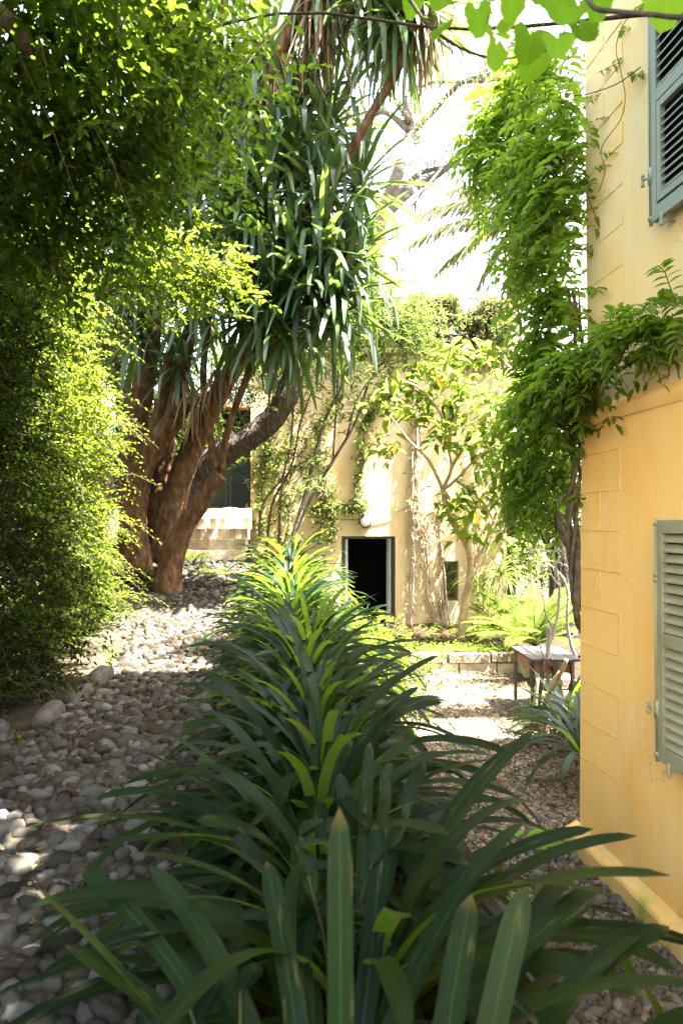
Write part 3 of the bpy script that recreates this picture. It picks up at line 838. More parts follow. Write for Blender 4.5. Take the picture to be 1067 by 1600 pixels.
shutter(1.11, 1.65, 1.01, 2.37, .075, M['shut'], 'olive-grey shutter on the ground floor', midrail=1.66)
shutter(.965, 1.52, 4.14, 6.05, .0, M['shut_up'], 'grey-green shutter on the upper floor with an inner panel', panel=True, midrail=4.84)
for (u0, u1, z0, z1, o_) in ((1.69, 2.6, .98, 2.33, .04), (1.56, 2.46, 4.2, 6.0, -.03)):
    mb = MB()
    prism(mb, u0, u0 + .06, o_, o_ + .03, z0, z1); prism(mb, u1 - .06, u1, o_, o_ + .03, z0, z1)
    prism(mb, u0 + .06, u1 - .06, o_, o_ + .03, z1 - .06, z1); prism(mb, u0 + .06, u1 - .06, o_, o_ + .03, z0, z0 + .06)
    f_ = mb.build('window_frame', M['shut'], hs, bevel=.003)
    mb = MB(); prism(mb, u0 + .06, u1 - .06, o_ - .005, o_ + .012, z0 + .06, z1 - .06)
    mb.build('pane', M['glassw'], f_)

# ------------------------------------------------------------------ the pale garden house at the end
FY = 14.0
gx0, gx1, gz1 = -1.86, 3.38, 5.93
gh = thing('garden_house', 'pale yellow two-storey garden house with an open door and a planted roof terrace', 'house', (.8, FY, 0))
def holes_wall(mb, x0, x1, z0, z1, holes, y, depth):
    xs = sorted({x0, x1, *[h[0] for h in holes], *[h[1] for h in holes], *np.linspace(x0, x1, 12)})
    zs = sorted({z0, z1, *[h[2] for h in holes], *[h[3] for h in holes], *np.linspace(z0, z1, 14)})
    for a_, b_ in zip(xs[:-1], xs[1:]):
        for c_, d_ in zip(zs[:-1], zs[1:]):
            mx, mz = (a_ + b_) / 2, (c_ + d_) / 2
            if any(h[0] < mx < h[1] and h[2] < mz < h[3] for h in holes): continue
            mb.quad((a_, y, c_), (b_, y, c_), (b_, y, d_), (a_, y, d_))
    for a_, b_, c_, d_ in holes:
        mb.quad((a_, y, c_), (a_, y, d_), (a_, y + depth, d_), (a_, y + depth, c_))
        mb.quad((b_, y, c_), (b_, y + depth, c_), (b_, y + depth, d_), (b_, y, d_))
        mb.quad((a_, y, d_), (b_, y, d_), (b_, y + depth, d_), (a_, y + depth, d_))
        mb.quad((a_, y, c_), (a_, y + depth, c_), (b_, y + depth, c_), (b_, y, c_))
DOOR = (.0, 1.10, .02, 2.09); WIN = (2.07, 2.39, .76, 1.58); WUP = (2.05, 2.36, 4.15, 4.80)
mb = MB()
holes_wall(mb, gx0, gx1, -.1, gz1, [DOOR, WIN, WUP], FY, .24)
mb.quad((gx0, FY, -.1), (gx0, FY, gz1), (gx0, FY + 6, gz1), (gx0, FY + 6, -.1))
mb.quad((gx1, FY, -.1), (gx1, FY + 6, -.1), (gx1, FY + 6, gz1), (gx1, FY, gz1))
mb.quad((gx0, FY + 6, -.1), (gx0, FY + 6, gz1), (gx1, FY + 6, gz1), (gx1, FY + 6, -.1))
mb.quad((gx0, FY, gz1), (gx1, FY, gz1), (gx1, FY + 6, gz1), (gx0, FY + 6, gz1))
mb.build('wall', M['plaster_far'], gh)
mb = MB()
mb.box(((gx0 + gx1) / 2, FY - .03, gz1 - .04), (gx1 - gx0 + .14, .16, .10))
mb.box(((gx0 + gx1) / 2, FY + .05, gz1 + .09), (gx1 - gx0 + .02, .14, .16), mi=1)
mb.build('cornice', [M['plaster_far'], M['terra']], gh, bevel=.015)
mb = MB()   # room behind the door, its darkness painted as black walls
x0, x1, z0, z1 = DOOR
y0, y1 = FY + .245, FY + 3.2
mb.quad((x0 - .6, y1, z0), (x1 + .6, y1, z0), (x1 + .6, y1, z1 + .4), (x0 - .6, y1, z1 + .4))
mb.quad((x0 - .6, y0, z0), (x0 - .6, y1, z0), (x0 - .6, y1, z1 + .4), (x0 - .6, y0, z1 + .4))
mb.quad((x1 + .6, y0, z0), (x1 + .6, y0, z1 + .4), (x1 + .6, y1, z1 + .4), (x1 + .6, y1, z0))
mb.quad((x0 - .6, y0, z1 + .4), (x0 - .6, y1, z1 + .4), (x1 + .6, y1, z1 + .4), (x1 + .6, y0, z1 + .4))
mb.quad((x0 - .6, y0, z0 + .005), (x1 + .6, y0, z0 + .005), (x1 + .6, y1, z0 + .005), (x0 - .6, y1, z0 + .005))
mb.quad((x0 - .6, y0, z0), (x0 - .6, y0, z1 + .4), (x0, y0, z1 + .4), (x0, y0, z0))
mb.quad((x1, y0, z0), (x1, y0, z1 + .4), (x1 + .6, y0, z1 + .4), (x1 + .6, y0, z0))
mb.quad((x0, y0, z1), (x0, y0, z1 + .4), (x1, y0, z1 + .4), (x1, y0, z1))
mb.build('room', M['void'], gh)
mb = MB()
mb.box((x0 + .03, FY + .12, (z0 + z1) / 2), (.056, .10, z1 - z0 - .01)); mb.box((x1 - .03, FY + .12, (z0 + z1) / 2), (.056, .10, z1 - z0 - .01))
mb.box(((x0 + x1) / 2, FY + .12, z1 - .03), (x1 - x0 - .12, .10, .05))
df = mb.build('door_frame', M['iron'], gh, bevel=.004)
for xx, sg in ((x0 + .10, 1), (x1 - .10, -1)):
    mb = MB()   # glazed leaf folded back into the room
    yb = FY + .16
    mb.box((xx, yb + .03, (z0 + z1) / 2), (.05, .05, z1 - z0 - .08)); mb.box((xx + sg * .02, yb + .47, (z0 + z1) / 2), (.04, .06, z1 - z0 - .08))
    mb.box((xx + sg * .01, yb + .25, z1 - .08), (.04, .40, .08)); mb.box((xx + sg * .01, yb + .25, z0 + .12), (.04, .40, .16))
    d_ = mb.build('door_leaf', M['alu'], gh, bevel=.004)
    mb = MB(); mb.box((xx + sg * .01, yb + .25, (z0 + z1) / 2 + .05), (.008, .39, z1 - z0 - .4)); mb.build('pane', M['glassw'], d_)
for (a_, b_, c_, d__) in (WIN, WUP):
    mb = MB(); q = FY + .19
    mb.box((a_ + .025, q, (c_ + d__) / 2), (.05, .05, d__ - c_)); mb.box((b_ - .025, q, (c_ + d__) / 2), (.05, .05, d__ - c_))
    mb.box(((a_ + b_) / 2, q, d__ - .025), (b_ - a_ - .1, .05, .05)); mb.box(((a_ + b_) / 2, q, c_ + .025), (b_ - a_ - .1, .05, .05))
    f_ = mb.build('window_frame', M['brownfr'] if c_ < 2 else M['iron'], gh, bevel=.004)
    mb = MB(); mb.box(((a_ + b_) / 2, q + .01, (c_ + d__) / 2), (b_ - a_ - .1, .01, d__ - c_ - .1)); mb.build('pane', M['glassw'], f_)
mb = MB()   # terrace railing
for x in np.arange(gx0 + .1, gx1, .12):
    mb.box((x, FY + .06, gz1 + .17 + .45), (.016, .016, .9))
mb.box(((gx0 + gx1) / 2, FY + .06, gz1 + 1.08), (gx1 - gx0 - .1, .03, .03)); mb.box(((gx0 + gx1) / 2, FY + .06, gz1 + .27), (gx1 - gx0 - .1, .025, .025))
mb.build('railing', M['iron'], gh)

lp = P(571, 815, FY - .06)
wl = thing('wall_lamp', 'small round bulkhead lamp on the pale wall above the open door', 'lamp', lp)
MB().lathe([(0, .06), (.125, .06), (.135, .02), (.13, -.03), (.105, -.035), (.105, -.03)], lp, 24, 'y').build('housing', M['iron'], wl, smooth=True)
MB().lathe([(.104, -.03), (.09, -.055), (.05, -.07), (0, -.075)], lp, 20, 'y').build('lens', M['lampwhite'], wl, smooth=True)
pts = [P(x, y, FY - .03) for x, y in ((480, 806), (520, 811), (560, 812), (585, 808), (620, 800), (645, 788), (668, 782))]
tag(MB().tube(pts, .007, 6, 4).build('cable', M['dkbark'], None, origin=pts[0]), 'thin sagging cable along the pale wall above the round lamp', 'cable')

# ------------------------------------------------------------------ steps and shed at the end of the upper path
st = thing('stone_steps', 'flight of five worn stone steps at the end of the pebble path', 'steps', (-2.2, 12.4, 1.65))
xs0, xs1 = -2.9, -1.83
for k in range(5):
    z0 = 1.655 + .20 * k
    mb = MB()
    mx = [np.linspace(xs0, xs1 - .03 * k + .06, 9)]
    xa = np.linspace(xs0, xs1 + .05 - .012 * k, 11)
    Vf = []
    for x in xa:
        n_ = rng.normal(0, .012)
        Vf += [[x, 12.4 + .33 * k + n_, z0 - .02], [x, 12.4 + .33 * k + n_ - .012, z0 + .20], [x, 12.4 + .33 * k + n_ + .02, z0 + .20 + rng.normal(0, .006)], [x, 12.4 + .33 * (k + 1) + .05, z0 + .20]]
    i = np.arange(10)[:, None]; j = np.arange(3)[None]
    F = np.stack([i * 4 + j, (i + 1) * 4 + j, (i + 1) * 4 + j + 1, i * 4 + j + 1], -1).reshape(-1, 4)
    mb.add(Vf, F)
    e = len(Vf) - 4
    mb.add([Vf[e], Vf[e + 1], Vf[e + 2], Vf[e + 3], [xa[-1], 12.4 + .33 * (k + 1) + .05, z0 - .02]], [[0, 4, 3, 2], [0, 2, 1, 0]][:1])
    mb.build('step', M['stone'], st)

sh = thing('shed', 'dark shed with louvred double doors at the top of the stone steps', 'shed', (-3.3, 17.3, 2.6))
mb = MB()
mb.box((-3.6, 18.4, 3.9), (3.4, 2.0, 2.7)); mb.build('wall', M['void'], sh)
mb = MB(); mb.box((-3.6, 18.3, 5.31), (3.9, 2.6, .12)); mb.build('roof', M['tile'], sh)
for x0_ in (-3.70, -2.86):
    mb = MB(); xc = x0_ + .41
    mb.box((x0_ + .04, 17.35, 3.62), (.08, .06, 1.9)); mb.box((x0_ + .78, 17.35, 3.62), (.08, .06, 1.9))
    mb.box((xc, 17.35, 4.53), (.66, .06, .09)); mb.box((xc, 17.35, 2.73), (.66, .06, .12))
    for z in np.arange(2.82, 4.48, .055):
        mb.box((xc, 17.355, z), (.66, .012, .06), rx=-.6)
    d_ = mb.build('door', M['louvre'], sh)
mb = MB(); mb.box((-3.98, 17.37, 3.25), (.36, .05, .9)); mb.build('side_panel', M['bluepane'], sh)
mb = MB(); mb.box((-3.39, 15.72, 2.27), (3.0, 3.3, .70)); mb.build('landing', M['stone'], sh, bevel=.01)

bw = MB(); bw.box((-5.3, 8.5, 2.2), (.3, 21, 4.2))
tag(bw.build('boundary_wall', M['rubble'], None, origin=(-5.3, 8.5, .1)), 'rubble stone boundary wall behind the tall hedge', 'wall')

# ------------------------------------------------------------------ bed wall under the far facade
bd = thing('bed_wall', 'low bed wall of pebble-faced blocks below the pale house', 'wall', (2.2, 10.8, 0))
mb = MB(); mc = MB()
x = 1.05
for ln in (.62, .68, .58):
    mc.box((x + ln / 2, 10.87, .225 + rng.normal(0, .006)), (ln - .03, .17, .15), rz=rng.normal(0, .02)); x += ln
x = 1.05
for ln in (.35, .45, .6, .48):
    mb.box((x + ln / 2, 10.88, .06), (ln - .02, .15, .17), rz=rng.normal(0, .015)); x += ln
y = 10.95
for ln in (.6, .65, .7, .6):
    mc.box((2.86 + (10.95 - y) * .12, y - ln / 2, .235), (.17, ln - .03, .15), rz=-.12)
    mb.box((2.87 + (10.95 - y) * .12, y - ln / 2, .06), (.15, ln - .02, .18), rz=-.12); y -= ln
mb.build('foundation_block', M['stone'], bd, bevel=.012)
mc.build('pebbled_block', M['chips'], bd, bevel=.015)
o = grid(lambda y: 1.0, lambda y: 7.0, np.linspace(10.9, 14.3, 24), lambda X, Y: .24 + .05 * (Y - 10.9) / 3, 30, .02).build('flower_bed', M['soil'], smooth=True)
tag(o, 'shaded soil of the raised bed below the pale house', 'soil', kind='structure')
o = grid(lambda y: 2.95 + (10.95 - y) * .12, lambda y: 7.0, np.linspace(8.4, 10.9, 18), lambda X, Y: .22 + 0 * X, 24, .02).build('side_bed', M['soil'], smooth=True)
tag(o, 'soil of the side bed behind the ochre house', 'soil', kind='structure')
o = grid(lambda y: -1.2, lambda y: 1.2, np.linspace(10.6, 14.2, 18), lambda X, Y: .01 + 0 * X, 12, .005).build('door_path', M['mortar'], smooth=True)
tag(o, 'trodden earth in front of the open door', 'path', kind='structure')

# ------------------------------------------------------------------ kerb stones and bottles
K = [((-2.62, 5.02), (.34, .16, .17), .15, 'rough kerb stone nearest the camera at the foot of the hedge'),
     ((-2.30, 5.42), (.15, .46, .16), .12, 'long lichened kerb stone beside the hedge, second from the camera'),
     ((-2.28, 5.98), (.15, .36, .15), .02, 'short kerb stone at the hedge foot, third from the camera'),
     ((-2.30, 6.55), (.16, .42, .18), -.05, 'sunlit pale kerb stone at the hedge foot, furthest along the path')]
for (x, y), d, rz_, lab in K:
    mb = MB(); g = np.linspace(-1, 1, 5); Vk = []
    for q in range(6):
        for a_ in g:
            for b_ in g:
                v = np.array([a_, b_, 1.]) if q % 2 else np.array([b_, a_, -1.])
                Vk.append(np.roll(v, q // 2))
    Vk = np.array(Vk); Vk = Vk / np.maximum(1, np.linalg.norm(Vk, axis=1, keepdims=True) / 1.32)
    ph_ = x * 31 + y * 17
    Vk = Vk + .09 * np.stack([np.sin(Vk[:, 1] * 3.1 + ph_), np.sin(Vk[:, 2] * 2.7 + ph_ * 2), np.sin(Vk[:, 0] * 3.3 + Vk[:, 1] * 2.2 + ph_)], -1)
    Vk = Vk * np.array(d) / 2; ca, sa = math.cos(rz_), math.sin(rz_)
    Vk = np.stack([ca * Vk[:, 0] - sa * Vk[:, 1], sa * Vk[:, 0] + ca * Vk[:, 1], Vk[:, 2]], -1) + (x, y, float(zt(y)) + d[2] / 2 - .06)
    Fk = [[q * 25 + a_ * 5 + b_, q * 25 + (a_ + 1) * 5 + b_, q * 25 + (a_ + 1) * 5 + b_ + 1, q * 25 + a_ * 5 + b_ + 1] for q in range(6) for a_ in range(4) for b_ in range(4)]
    mb.add(Vk, Fk)
    o = mb.build('kerb_stone', M['kerb'], None, smooth=True, origin=(x, y, float(zt(y)) - .04))
    tag(o, lab, 'kerb stone', 'kerb stones along the hedge')

names = ['nearest', 'second', 'third', 'fourth', 'fifth', 'sixth', 'seventh', 'eighth', 'ninth']
proto = None
bp = [(2.55,), (2.75,), (3.05,), (3.3,), (3.62,), (3.86,), (4.1,), (4.9,), (5.15,)]
for k, (y,) in enumerate(bp):
    x = float(xb(y)) + .03 + rng.normal(0, .012)
    if proto is None:
        mb = MB()
        mb.lathe([(0, .135), (.022, .138), (.030, .150), (.037, .156), (.041, .150), (.042, .13), (.042, -.05)], (0, 0, 0), 24)
        proto = thing('glass_bottle', 'x', 'bottle', (0, 0, 0), 'upturned bottles edging the bed')
        mb.build('base', M['bottle'], proto, smooth=True)
        b = proto
    else:
        b = copy_tree(proto)
    b.location = (x, y, float(zt(y)) - .02 - rng.uniform(0, .025)); b.rotation_euler = (rng.normal(0, .06), rng.normal(0, .06), 0)
    b['label'] = 'green glass bottle sunk upside down at the bed edge, ' + names[k] + ' from the camera'

# ------------------------------------------------------------------ litter
def litter(name, label, X, Y, Z, L, mat, flat=.35):
    mb = MB(); n = len(X)
    d = rng.normal(size=(n, 3)); d[:, 2] *= flat
    leaves(mb, np.stack([X, Y, Z], -1), d, L * rng.uniform(.6, 1.3, n), L * .55 * rng.uniform(.7, 1.2, n), OVAL, jit=.45)
    o = mb.build(name, mat); tag(o, label, 'leaf litter', kind='stuff'); return o
n = 1500; Y = rng.uniform(1.5, 10, n); X = xb(Y) + (xw(Y) - .15 - xb(Y)) * rng.random(n)
litter('bed_litter', 'dry brown leaves scattered over the planter soil', X, Y, zt(Y) + .035, .05, M['litter'])
n = 260; Y = rng.uniform(2.2, 10.5, n); X = rng.uniform(.4, 2.6, n); k = (X > xw(Y) + .05) & ((X < 1.65 + .127 * (5 - Y)) | (Y > 5.1)) & ((rng.random(n) < .35) | (X > 1.3))
litter('path_litter', 'small fallen leaves on the lower pebble path', X[k], Y[k], .026 + 0 * X[k], .035, M['litter'])
n = 420; Y = rng.uniform(1.8, 11, n); X = rng.uniform(-3.4, -.5, n); k = X < xb(Y) - .02
litter('upper_path_litter', 'dry leaf fragments between the pebbles of the upper path', X[k], Y[k], zt(Y[k]) + .03, .032, M['litter'])
n = 90; Y = rng.uniform(2, 9, n); X = rng.uniform(-3.6, -.6, n)
litter('fallen_petals', 'small red and orange petals dropped on the upper pebbles', X, Y, zt(Y) + .04, .018, M['petal'])
n = 500; X = rng.uniform(1.1, 3.4, n); Y = rng.uniform(11, 13.9, n)
litter('flower_bed_litter', 'dry leaves on the raised bed below the pale house', X, Y, .3 + 0 * X, .07, M['litter'])

# ------------------------------------------------------------------ strap-leaved clumps (the long row)
def clivia_mb(seed, nl=58, Lr=(.95, 1.36), Wr=(.044, .06), up=.9):
    global rng
    keep = rng; rng = np.random.default_rng(seed)
    mb = MB()
    f = (np.arange(nl) + .5) / nl
    az = np.arange(nl) * 2.4 + rng.normal(0, .25, nl)
    e0 = R(83) - f * R(46) + rng.normal(0, .05, nl)
    bend = R(66) + f * R(52) + rng.normal(0, .16, nl)
    L = rng.uniform(*Lr, nl) * (1 - .12 * (1 - f)); W_ = rng.uniform(*Wr, nl)
    p = np.stack([.05 * np.cos(az), .05 * np.sin(az), 0 * az], -1) * (.4 + f[:, None])
    straps(mb, p, az, e0, bend, L, W_, pw=1.15, nseg=14, tip=.16, fold=.26, base_w=.62, sway=.25)
    rng = keep
    return mb
protos = []
for k in range(4):
    protos.append(clivia_mb(20 + k).build('clivia_mesh_%d' % k, M['clivia'], smooth=True))
rowY = [1.45, 2.15, 2.75, 3.3, 3.85, 4.4, 4.95, 5.5, 6.05, 6.6, 7.15, 7.7, 8.3, 8.9, 9.5, 10.2, 10.9, 11.6]
ordn = ['nearest', 'second', 'third', 'fourth', 'fifth', 'sixth', 'seventh', 'eighth', 'ninth', 'tenth', 'eleventh', 'twelfth', 'thirteenth', 'fourteenth', 'fifteenth', 'sixteenth', 'seventeenth', 'furthest']
first = {}
for k, y in enumerate(rowY):
    i = k % 4
    pm = protos[i]
    o = bpy.data.objects.new('strap_leaf_plant', pm.data)
    C.objects.link(o)
    x = float(row_x(y)) + rng.normal(0, .05)
    o.location = (x, y + rng.normal(0, .04), float(zt(y)) + .01)
    o.rotation_euler = (0, 0, rng.uniform(0, 6.28))
    s = rng.uniform(.9, 1.05) * (1.0 if y > 3 else 1.0)
    o.scale = (s, s, s * rng.uniform(.9, 1.05))
    lit = 'sunlit' if 7.4 < y < 10.3 else 'shaded'
    tag(o, '%s glossy strap-leaved clump in the long bed row, %s from the camera' % (lit, ordn[k]), 'strap-leaf plant', 'strap-leaved clumps along the planter bed')
for pm in protos:
    bpy.data.objects.remove(pm)

# the very close plant with its broad individual leaves
mb = MB()
def aim(base, tip_, e0, L, W_, bend, kink=None, pw=1.2, tip=.14):
    d = np.asarray(tip_) - np.asarray(base); az = math.atan2(d[1], d[0])
    straps(mb, np.array([base]), np.array([az]), e0, bend, L, W_, pw=pw, nseg=16, tip=tip, fold=.2, sway=0, twist=.12)
B0 = np.array([.03, 1.22, .78])
aim(B0 + (-.03, .05, 0), B0 + (-.04, .4, 0), R(88), 1.0, .05, R(14))
aim(B0 + (.10, .05, 0), B0 + (.3, .35, 0), R(82), .82, .066, R(26))
aim(B0 + (.16, .06, 0), B0 + (.42, .3, 0), R(82), .85, .06, R(24))
aim(B0 + (.10, .0, 0), B0 + (.9, .42, 0), R(62), 1.05, .066, R(80))
aim(B0 + (.12, .05, 0), B0 + (.8, .62, 0), R(68), 1.1, .062, R(84))
aim(B0 + (.14, .1, 0), B0 + (.7, .9, 0), R(70), 1.15, .06, R(88))
aim(B0 + (.10, -.1, 0), B0 + (.9, .05, 0), R(54), 1.05, .07, R(66))
aim(B0 + (.15, .0, 0), B0 + (.9, .25, 0), R(58), 1.15, .07, R(62))
aim(B0 + (.05, -.1, 0), B0 + (.9, -.1, 0), R(45), .95, .075, R(50))
aim(B0 + (-.06, .0, 0), B0 + (-.8, .2, 0), R(56), 1.0, .06, R(72))
aim(B0 + (-.05, .1, 0), B0 + (-.7, .8, 0), R(64), 1.1, .06, R(80))
aim(B0 + (-.10, -.05, 0), B0 + (-.8, .0, 0), R(50), .9, .06, R(62))
aim(B0 + (.12, .18, 0), B0 + (.75, .55, 0), R(66), 1.05, .062, R(76))
aim(B0 + (.08, .22, 0), B0 + (.75, .85, 0), R(62), 1.1, .06, R(74))
o = mb.build('strap_leaf_plant', M['clivia'], None, smooth=True, origin=B0)
tag(o, 'very close dark strap-leaved clump with one broad upright leaf, at the lower frame edge', 'strap-leaf plant', 'strap-leaved clumps along the planter bed')

# broad-leaved low plants between the clumps
def low_plant(loc, lab, n_st, h, L, seed, mat='clivia'):
    mb = MB(); ms_ = MB(); r2 = np.random.default_rng(seed)
    loc = np.asarray(loc, float)
    for k in range(n_st):
        a_ = r2.uniform(0, 6.28); hh = h * r2.uniform(.6, 1.1); lean = r2.uniform(.1, .5) * hh
        top = loc + (lean * math.cos(a_), lean * math.sin(a_), hh)
        mid = loc + (lean * .3 * math.cos(a_), lean * .3 * math.sin(a_), hh * .55)
        ms_.tube([loc, mid, top], [.006, .005, .003], 5, 3)
        pp, dd = [], []
        for q in np.linspace(.35, 1, 6):
            c_ = mid + (top - mid) * max(0, (q - .5) * 2) if q > .5 else loc + (mid - loc) * q * 2
            b_ = r2.uniform(0, 6.28)
            pp.append(c_); dd.append([math.cos(b_), math.sin(b_), r2.uniform(-.3, .7)])
        leaves(mb, np.array(pp), np.array(dd), L * r2.uniform(.7, 1.15, len(pp)), L * .42, OVAL, jit=.25)
    r_ = thing('leafy_plant', lab, 'plant', loc)
    mb.build('foliage', M[mat], r_, smooth=True); ms_.build('stem', M['grstem'], r_, smooth=True)
low_plant((-.02, 2.02, .77), 'low plant with pointed oval leaves among the nearest strap-leaved clumps', 9, .62, .13, 3)
low_plant((-.22, 1.5, .77), 'spreading oval-leaved plant at the lower frame edge left of the close clump', 10, .5, .12, 5)
low_plant((.22, 2.6, .77), 'small oval-leaved plant on the courtyard side of the bed', 6, .5, .13, 8)
low_plant((-2.75, 4.85, .74), 'small green weed at the nearest kerb stone of the hedge', 7, .2, .06, 9, 'bush')
low_plant((-2.32, 4.9, .74), 'tiny seedling in the cobbles beside the nearest kerb stone', 4, .13, .05, 10, 'bush')
low_plant((-2.35, 6.9, .84), 'bright sunlit weed by the pale kerb stone', 6, .22, .06, 12, 'fresh')

def seedling(px, py, Y, lab, seed, L=.13):
    r2 = np.random.default_rng(seed); b = P(px, py, Y); b[2] = .0
    mb = MB(); ms_ = MB(); h = .30
    t_ = b + (0, 0, h)
    ms_.tube([b, b + (.01, 0, h * .5), t_], [.005, .004, .003], 5, 3)
    az = np.array([.3, 1.9, 3.3, 4.7, 5.6, 2.6]) + r2.normal(0, .2, 6)
    d = np.stack([np.cos(az), np.sin(az), r2.uniform(-.1, .35, 6)], -1)
    leaves(mb, np.repeat(t_[None], 6, 0) - np.array([0, 0, 1.]) * np.array([0, 0, 0, .05, .08, .1])[:, None], d, L * r2.uniform(.8, 1.15, 6), L * .6, OVAL, jit=.15)
    r_ = thing('seedling', lab, 'seedling', b)
    mb.build('foliage', M['fresh'], r_, smooth=True); ms_.build('stem', M['grstem'], r_)
seedling(795, 1350, 4.5, 'bright green seedling on the lower path, left of two', 1)
seedling(855, 1345, 4.55, 'bright green seedling on the lower path next to the plinth of the ochre house', 2, .15)
seedling(815, 1440, 3.75, 'bright green seedling at the foot of the low coping wall', 3, .1)

# ------------------------------------------------------------------ hedge on the left
hd = thing('hedge', 'tall dense small-leaved hedge on the left side of the pebble path', 'hedge', (-2.9, 6.5, .75))
mb = MB(); ms_ = MB()
n = 9500
Y = rng.uniform(3.4, 9.6, n); Z = .8 + 5.0 * rng.random(n) ** .9
bulge = .22 * np.sin(Y * 2.1 + Z * .9) + .16 * np.sin(Y * 4.7 - Z * 2.3) + .12 * np.sin(Z * 3.6 + 1)
face = -2.62 - .15 * (Y - 5) + bulge - .16 * np.clip(Z - 3.6, 0, 3) - .55 * np.clip(Y - 8.4, 0, 2) ** 1.5 - np.where(Y < 4.9, (4.9 - Y) * 1.2, 0) * (Z < 3) + .22 * np.exp(-((Z - 1.3) / .7) ** 2)
depth = np.abs(rng.normal(0, .42, n))
X = face - depth
gap = np.sin(Y * 5.3 + Z * 2.1) * np.sin(Z * 4.4 - Y * 1.7) + .5 * np.sin(Y * 9.1) * np.sin(Z * 8.3)
keep = rng.random(n) < np.where(gap < -.35, .22, 1) * np.where(Z < 1.15, .8, 1)
X, Y, Z, depth = X[keep], Y[keep], Z[keep], depth[keep]
O = np.stack([X, Y, Z], -1)
D = np.stack([rng.uniform(.3, 1.2, len(X)), rng.normal(0, .7, len(X)), rng.normal(.15, .55, len(X))], -1)
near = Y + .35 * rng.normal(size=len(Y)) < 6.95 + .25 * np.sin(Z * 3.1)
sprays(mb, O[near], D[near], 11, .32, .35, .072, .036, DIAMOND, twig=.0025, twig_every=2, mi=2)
sprays(mb, O[~near], D[~near], 11, .32, .35, .072, .036, DIAMOND, twig=.0025, twig_every=2)
q = (depth < .25) & (Y > 5.2) & (rng.random(len(Y)) < .16)
sprays(mb, O[q], D[q] * (1, .8, .5) + (.3, -.1, .1), 17, .62, .55, .07, .03, OVAL, twig=.003)
# back filling of larger leaves in the painted-shade colour
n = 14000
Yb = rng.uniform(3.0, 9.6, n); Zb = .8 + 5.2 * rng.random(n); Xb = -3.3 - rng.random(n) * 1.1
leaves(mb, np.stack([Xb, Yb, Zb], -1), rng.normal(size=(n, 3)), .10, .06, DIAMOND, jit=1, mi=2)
mb.build('foliage', [M['hedge'], M['stem'], M['hedge_shade']], hd)
for k in range(60):
    y = rng.uniform(4.4, 9.0); x = -2.85 - .12 * (y - 5) - rng.random() * .6
    z0 = float(zt(y))
    b = np.array([x, y, z0]); p = [b]
    for q in range(5):
        b = b + (rng.normal(-.05, .05), rng.normal(0, .10), rng.uniform(.4, .7)); p.append(b)
    ms_.tube(p, np.linspace(rng.uniform(.006, .014), .003, 6), 6, 3)
ms_.build('stem', M['stem'], hd, smooth=True)
# the bright sprays that reach out over the path
mb = MB(); mt = MB()
cl = [P(x, y, 6.6) for x, y in ((215, 395), (250, 420), (290, 400), (300, 440), (330, 415), (350, 450), (250, 455), (205, 450), (230, 370))]
root_ = P(150, 470, 6.9)
O, D = [], []
for c_ in cl:
    mt.tube([root_, (root_ + c_) / 2 + (0, 0, .12), c_], [.012, .008, .003], 5, 3)
    for q in range(26):
        O.append(c_ + rng.normal(0, .13, 3)); D.append([rng.uniform(.2, 1), rng.normal(0, .5), rng.normal(0, .4)])
sprays(mb, np.array(O), np.array(D), 11, .30, .3, .075, .036, OVAL, twig=.002)
mb.build('branch_foliage', [M['hedge'], M['stem']], hd); mt.build('branch', M['stem'], hd)

# ------------------------------------------------------------------ overhanging tree at upper left
ot = thing('overhanging_tree', 'leafy tree reaching over the path at the upper left', 'tree', (-3.6, 1.6, .75))
mb = MB()
mb.tube([(-3.6, 1.6, .7), (-3.5, 1.7, 2.2), (-3.2, 2.0, 3.8), (-2.6, 2.6, 5.2)], [.16, .13, .11, .07], 12, 5, .03)
ends = [(-2.2, 4.4, 5.2), (-1.4, 3.4, 5.4), (-.9, 4.0, 4.9), (-3.0, 4.8, 4.6), (-.6, 2.5, 5.8), (-2.0, 5.0, 4.9), (-3.5, 4.0, 5.4)]
for e in ends:
    s_ = np.array([-3.1, 2.1, 4.0]); e = np.array(e)
    mb.tube([s_, s_ * .55 + e * .45 + (0, 0, .35), e], [.055, .035, .012], 8, 5)
mb.tube(PL([(-60, -20, 2.6), (20, 40, 2.7), (45, 85, 2.8)]), [.04, .035, .02], 8, 4)
mb.build('trunk', M['dkbark'], ot, smooth=True)
mb = MB()
cen = []
for px, py, Y_ in [(40, 60, 3.4), (110, 40, 3.2), (190, 50, 3.5), (270, 40, 3.8), (330, 60, 4.0), (60, 150, 3.6), (140, 130, 3.8), (220, 140, 3.9), (290, 130, 4.2), (340, 160, 4.4), (60, 240, 4.2), (150, 230, 4.2), (230, 230, 4.2), (290, 240, 4.4), (320, 280, 4.6), (90, 320, 4.5), (180, 310, 4.5), (250, 310, 4.6), (30, 400, 4.4), (110, 400, 4.6), (160, -30, 3.0), (60, -40, 2.8), (280, -40, 3.4), (200, 360, 4.9), (20, 300, 4.0)]:
    cen.append(P(px - 35, py - 10, Y_))
for _ in range(16):
    cen.append(np.array([rng.uniform(-3.4, -1.4), rng.uniform(.5, 3.0), rng.uniform(5.2, 6.4)]))
cen = np.array(cen)
k = 75
O = (cen[:, None] + rng.normal(0, 1, (len(cen), k, 3)) * np.array([.23, .3, .2])).reshape(-1, 3)
ppx = 533.5 + FPX * O[:, 0] / O[:, 1]
O = O[(O[:, 2] > 5.2) | (rng.random(len(O)) < np.clip(1.15 - (ppx - 90) / 330, .25, 1))]
D = rng.normal(size=O.shape) + np.array([.5, .2, -.1])
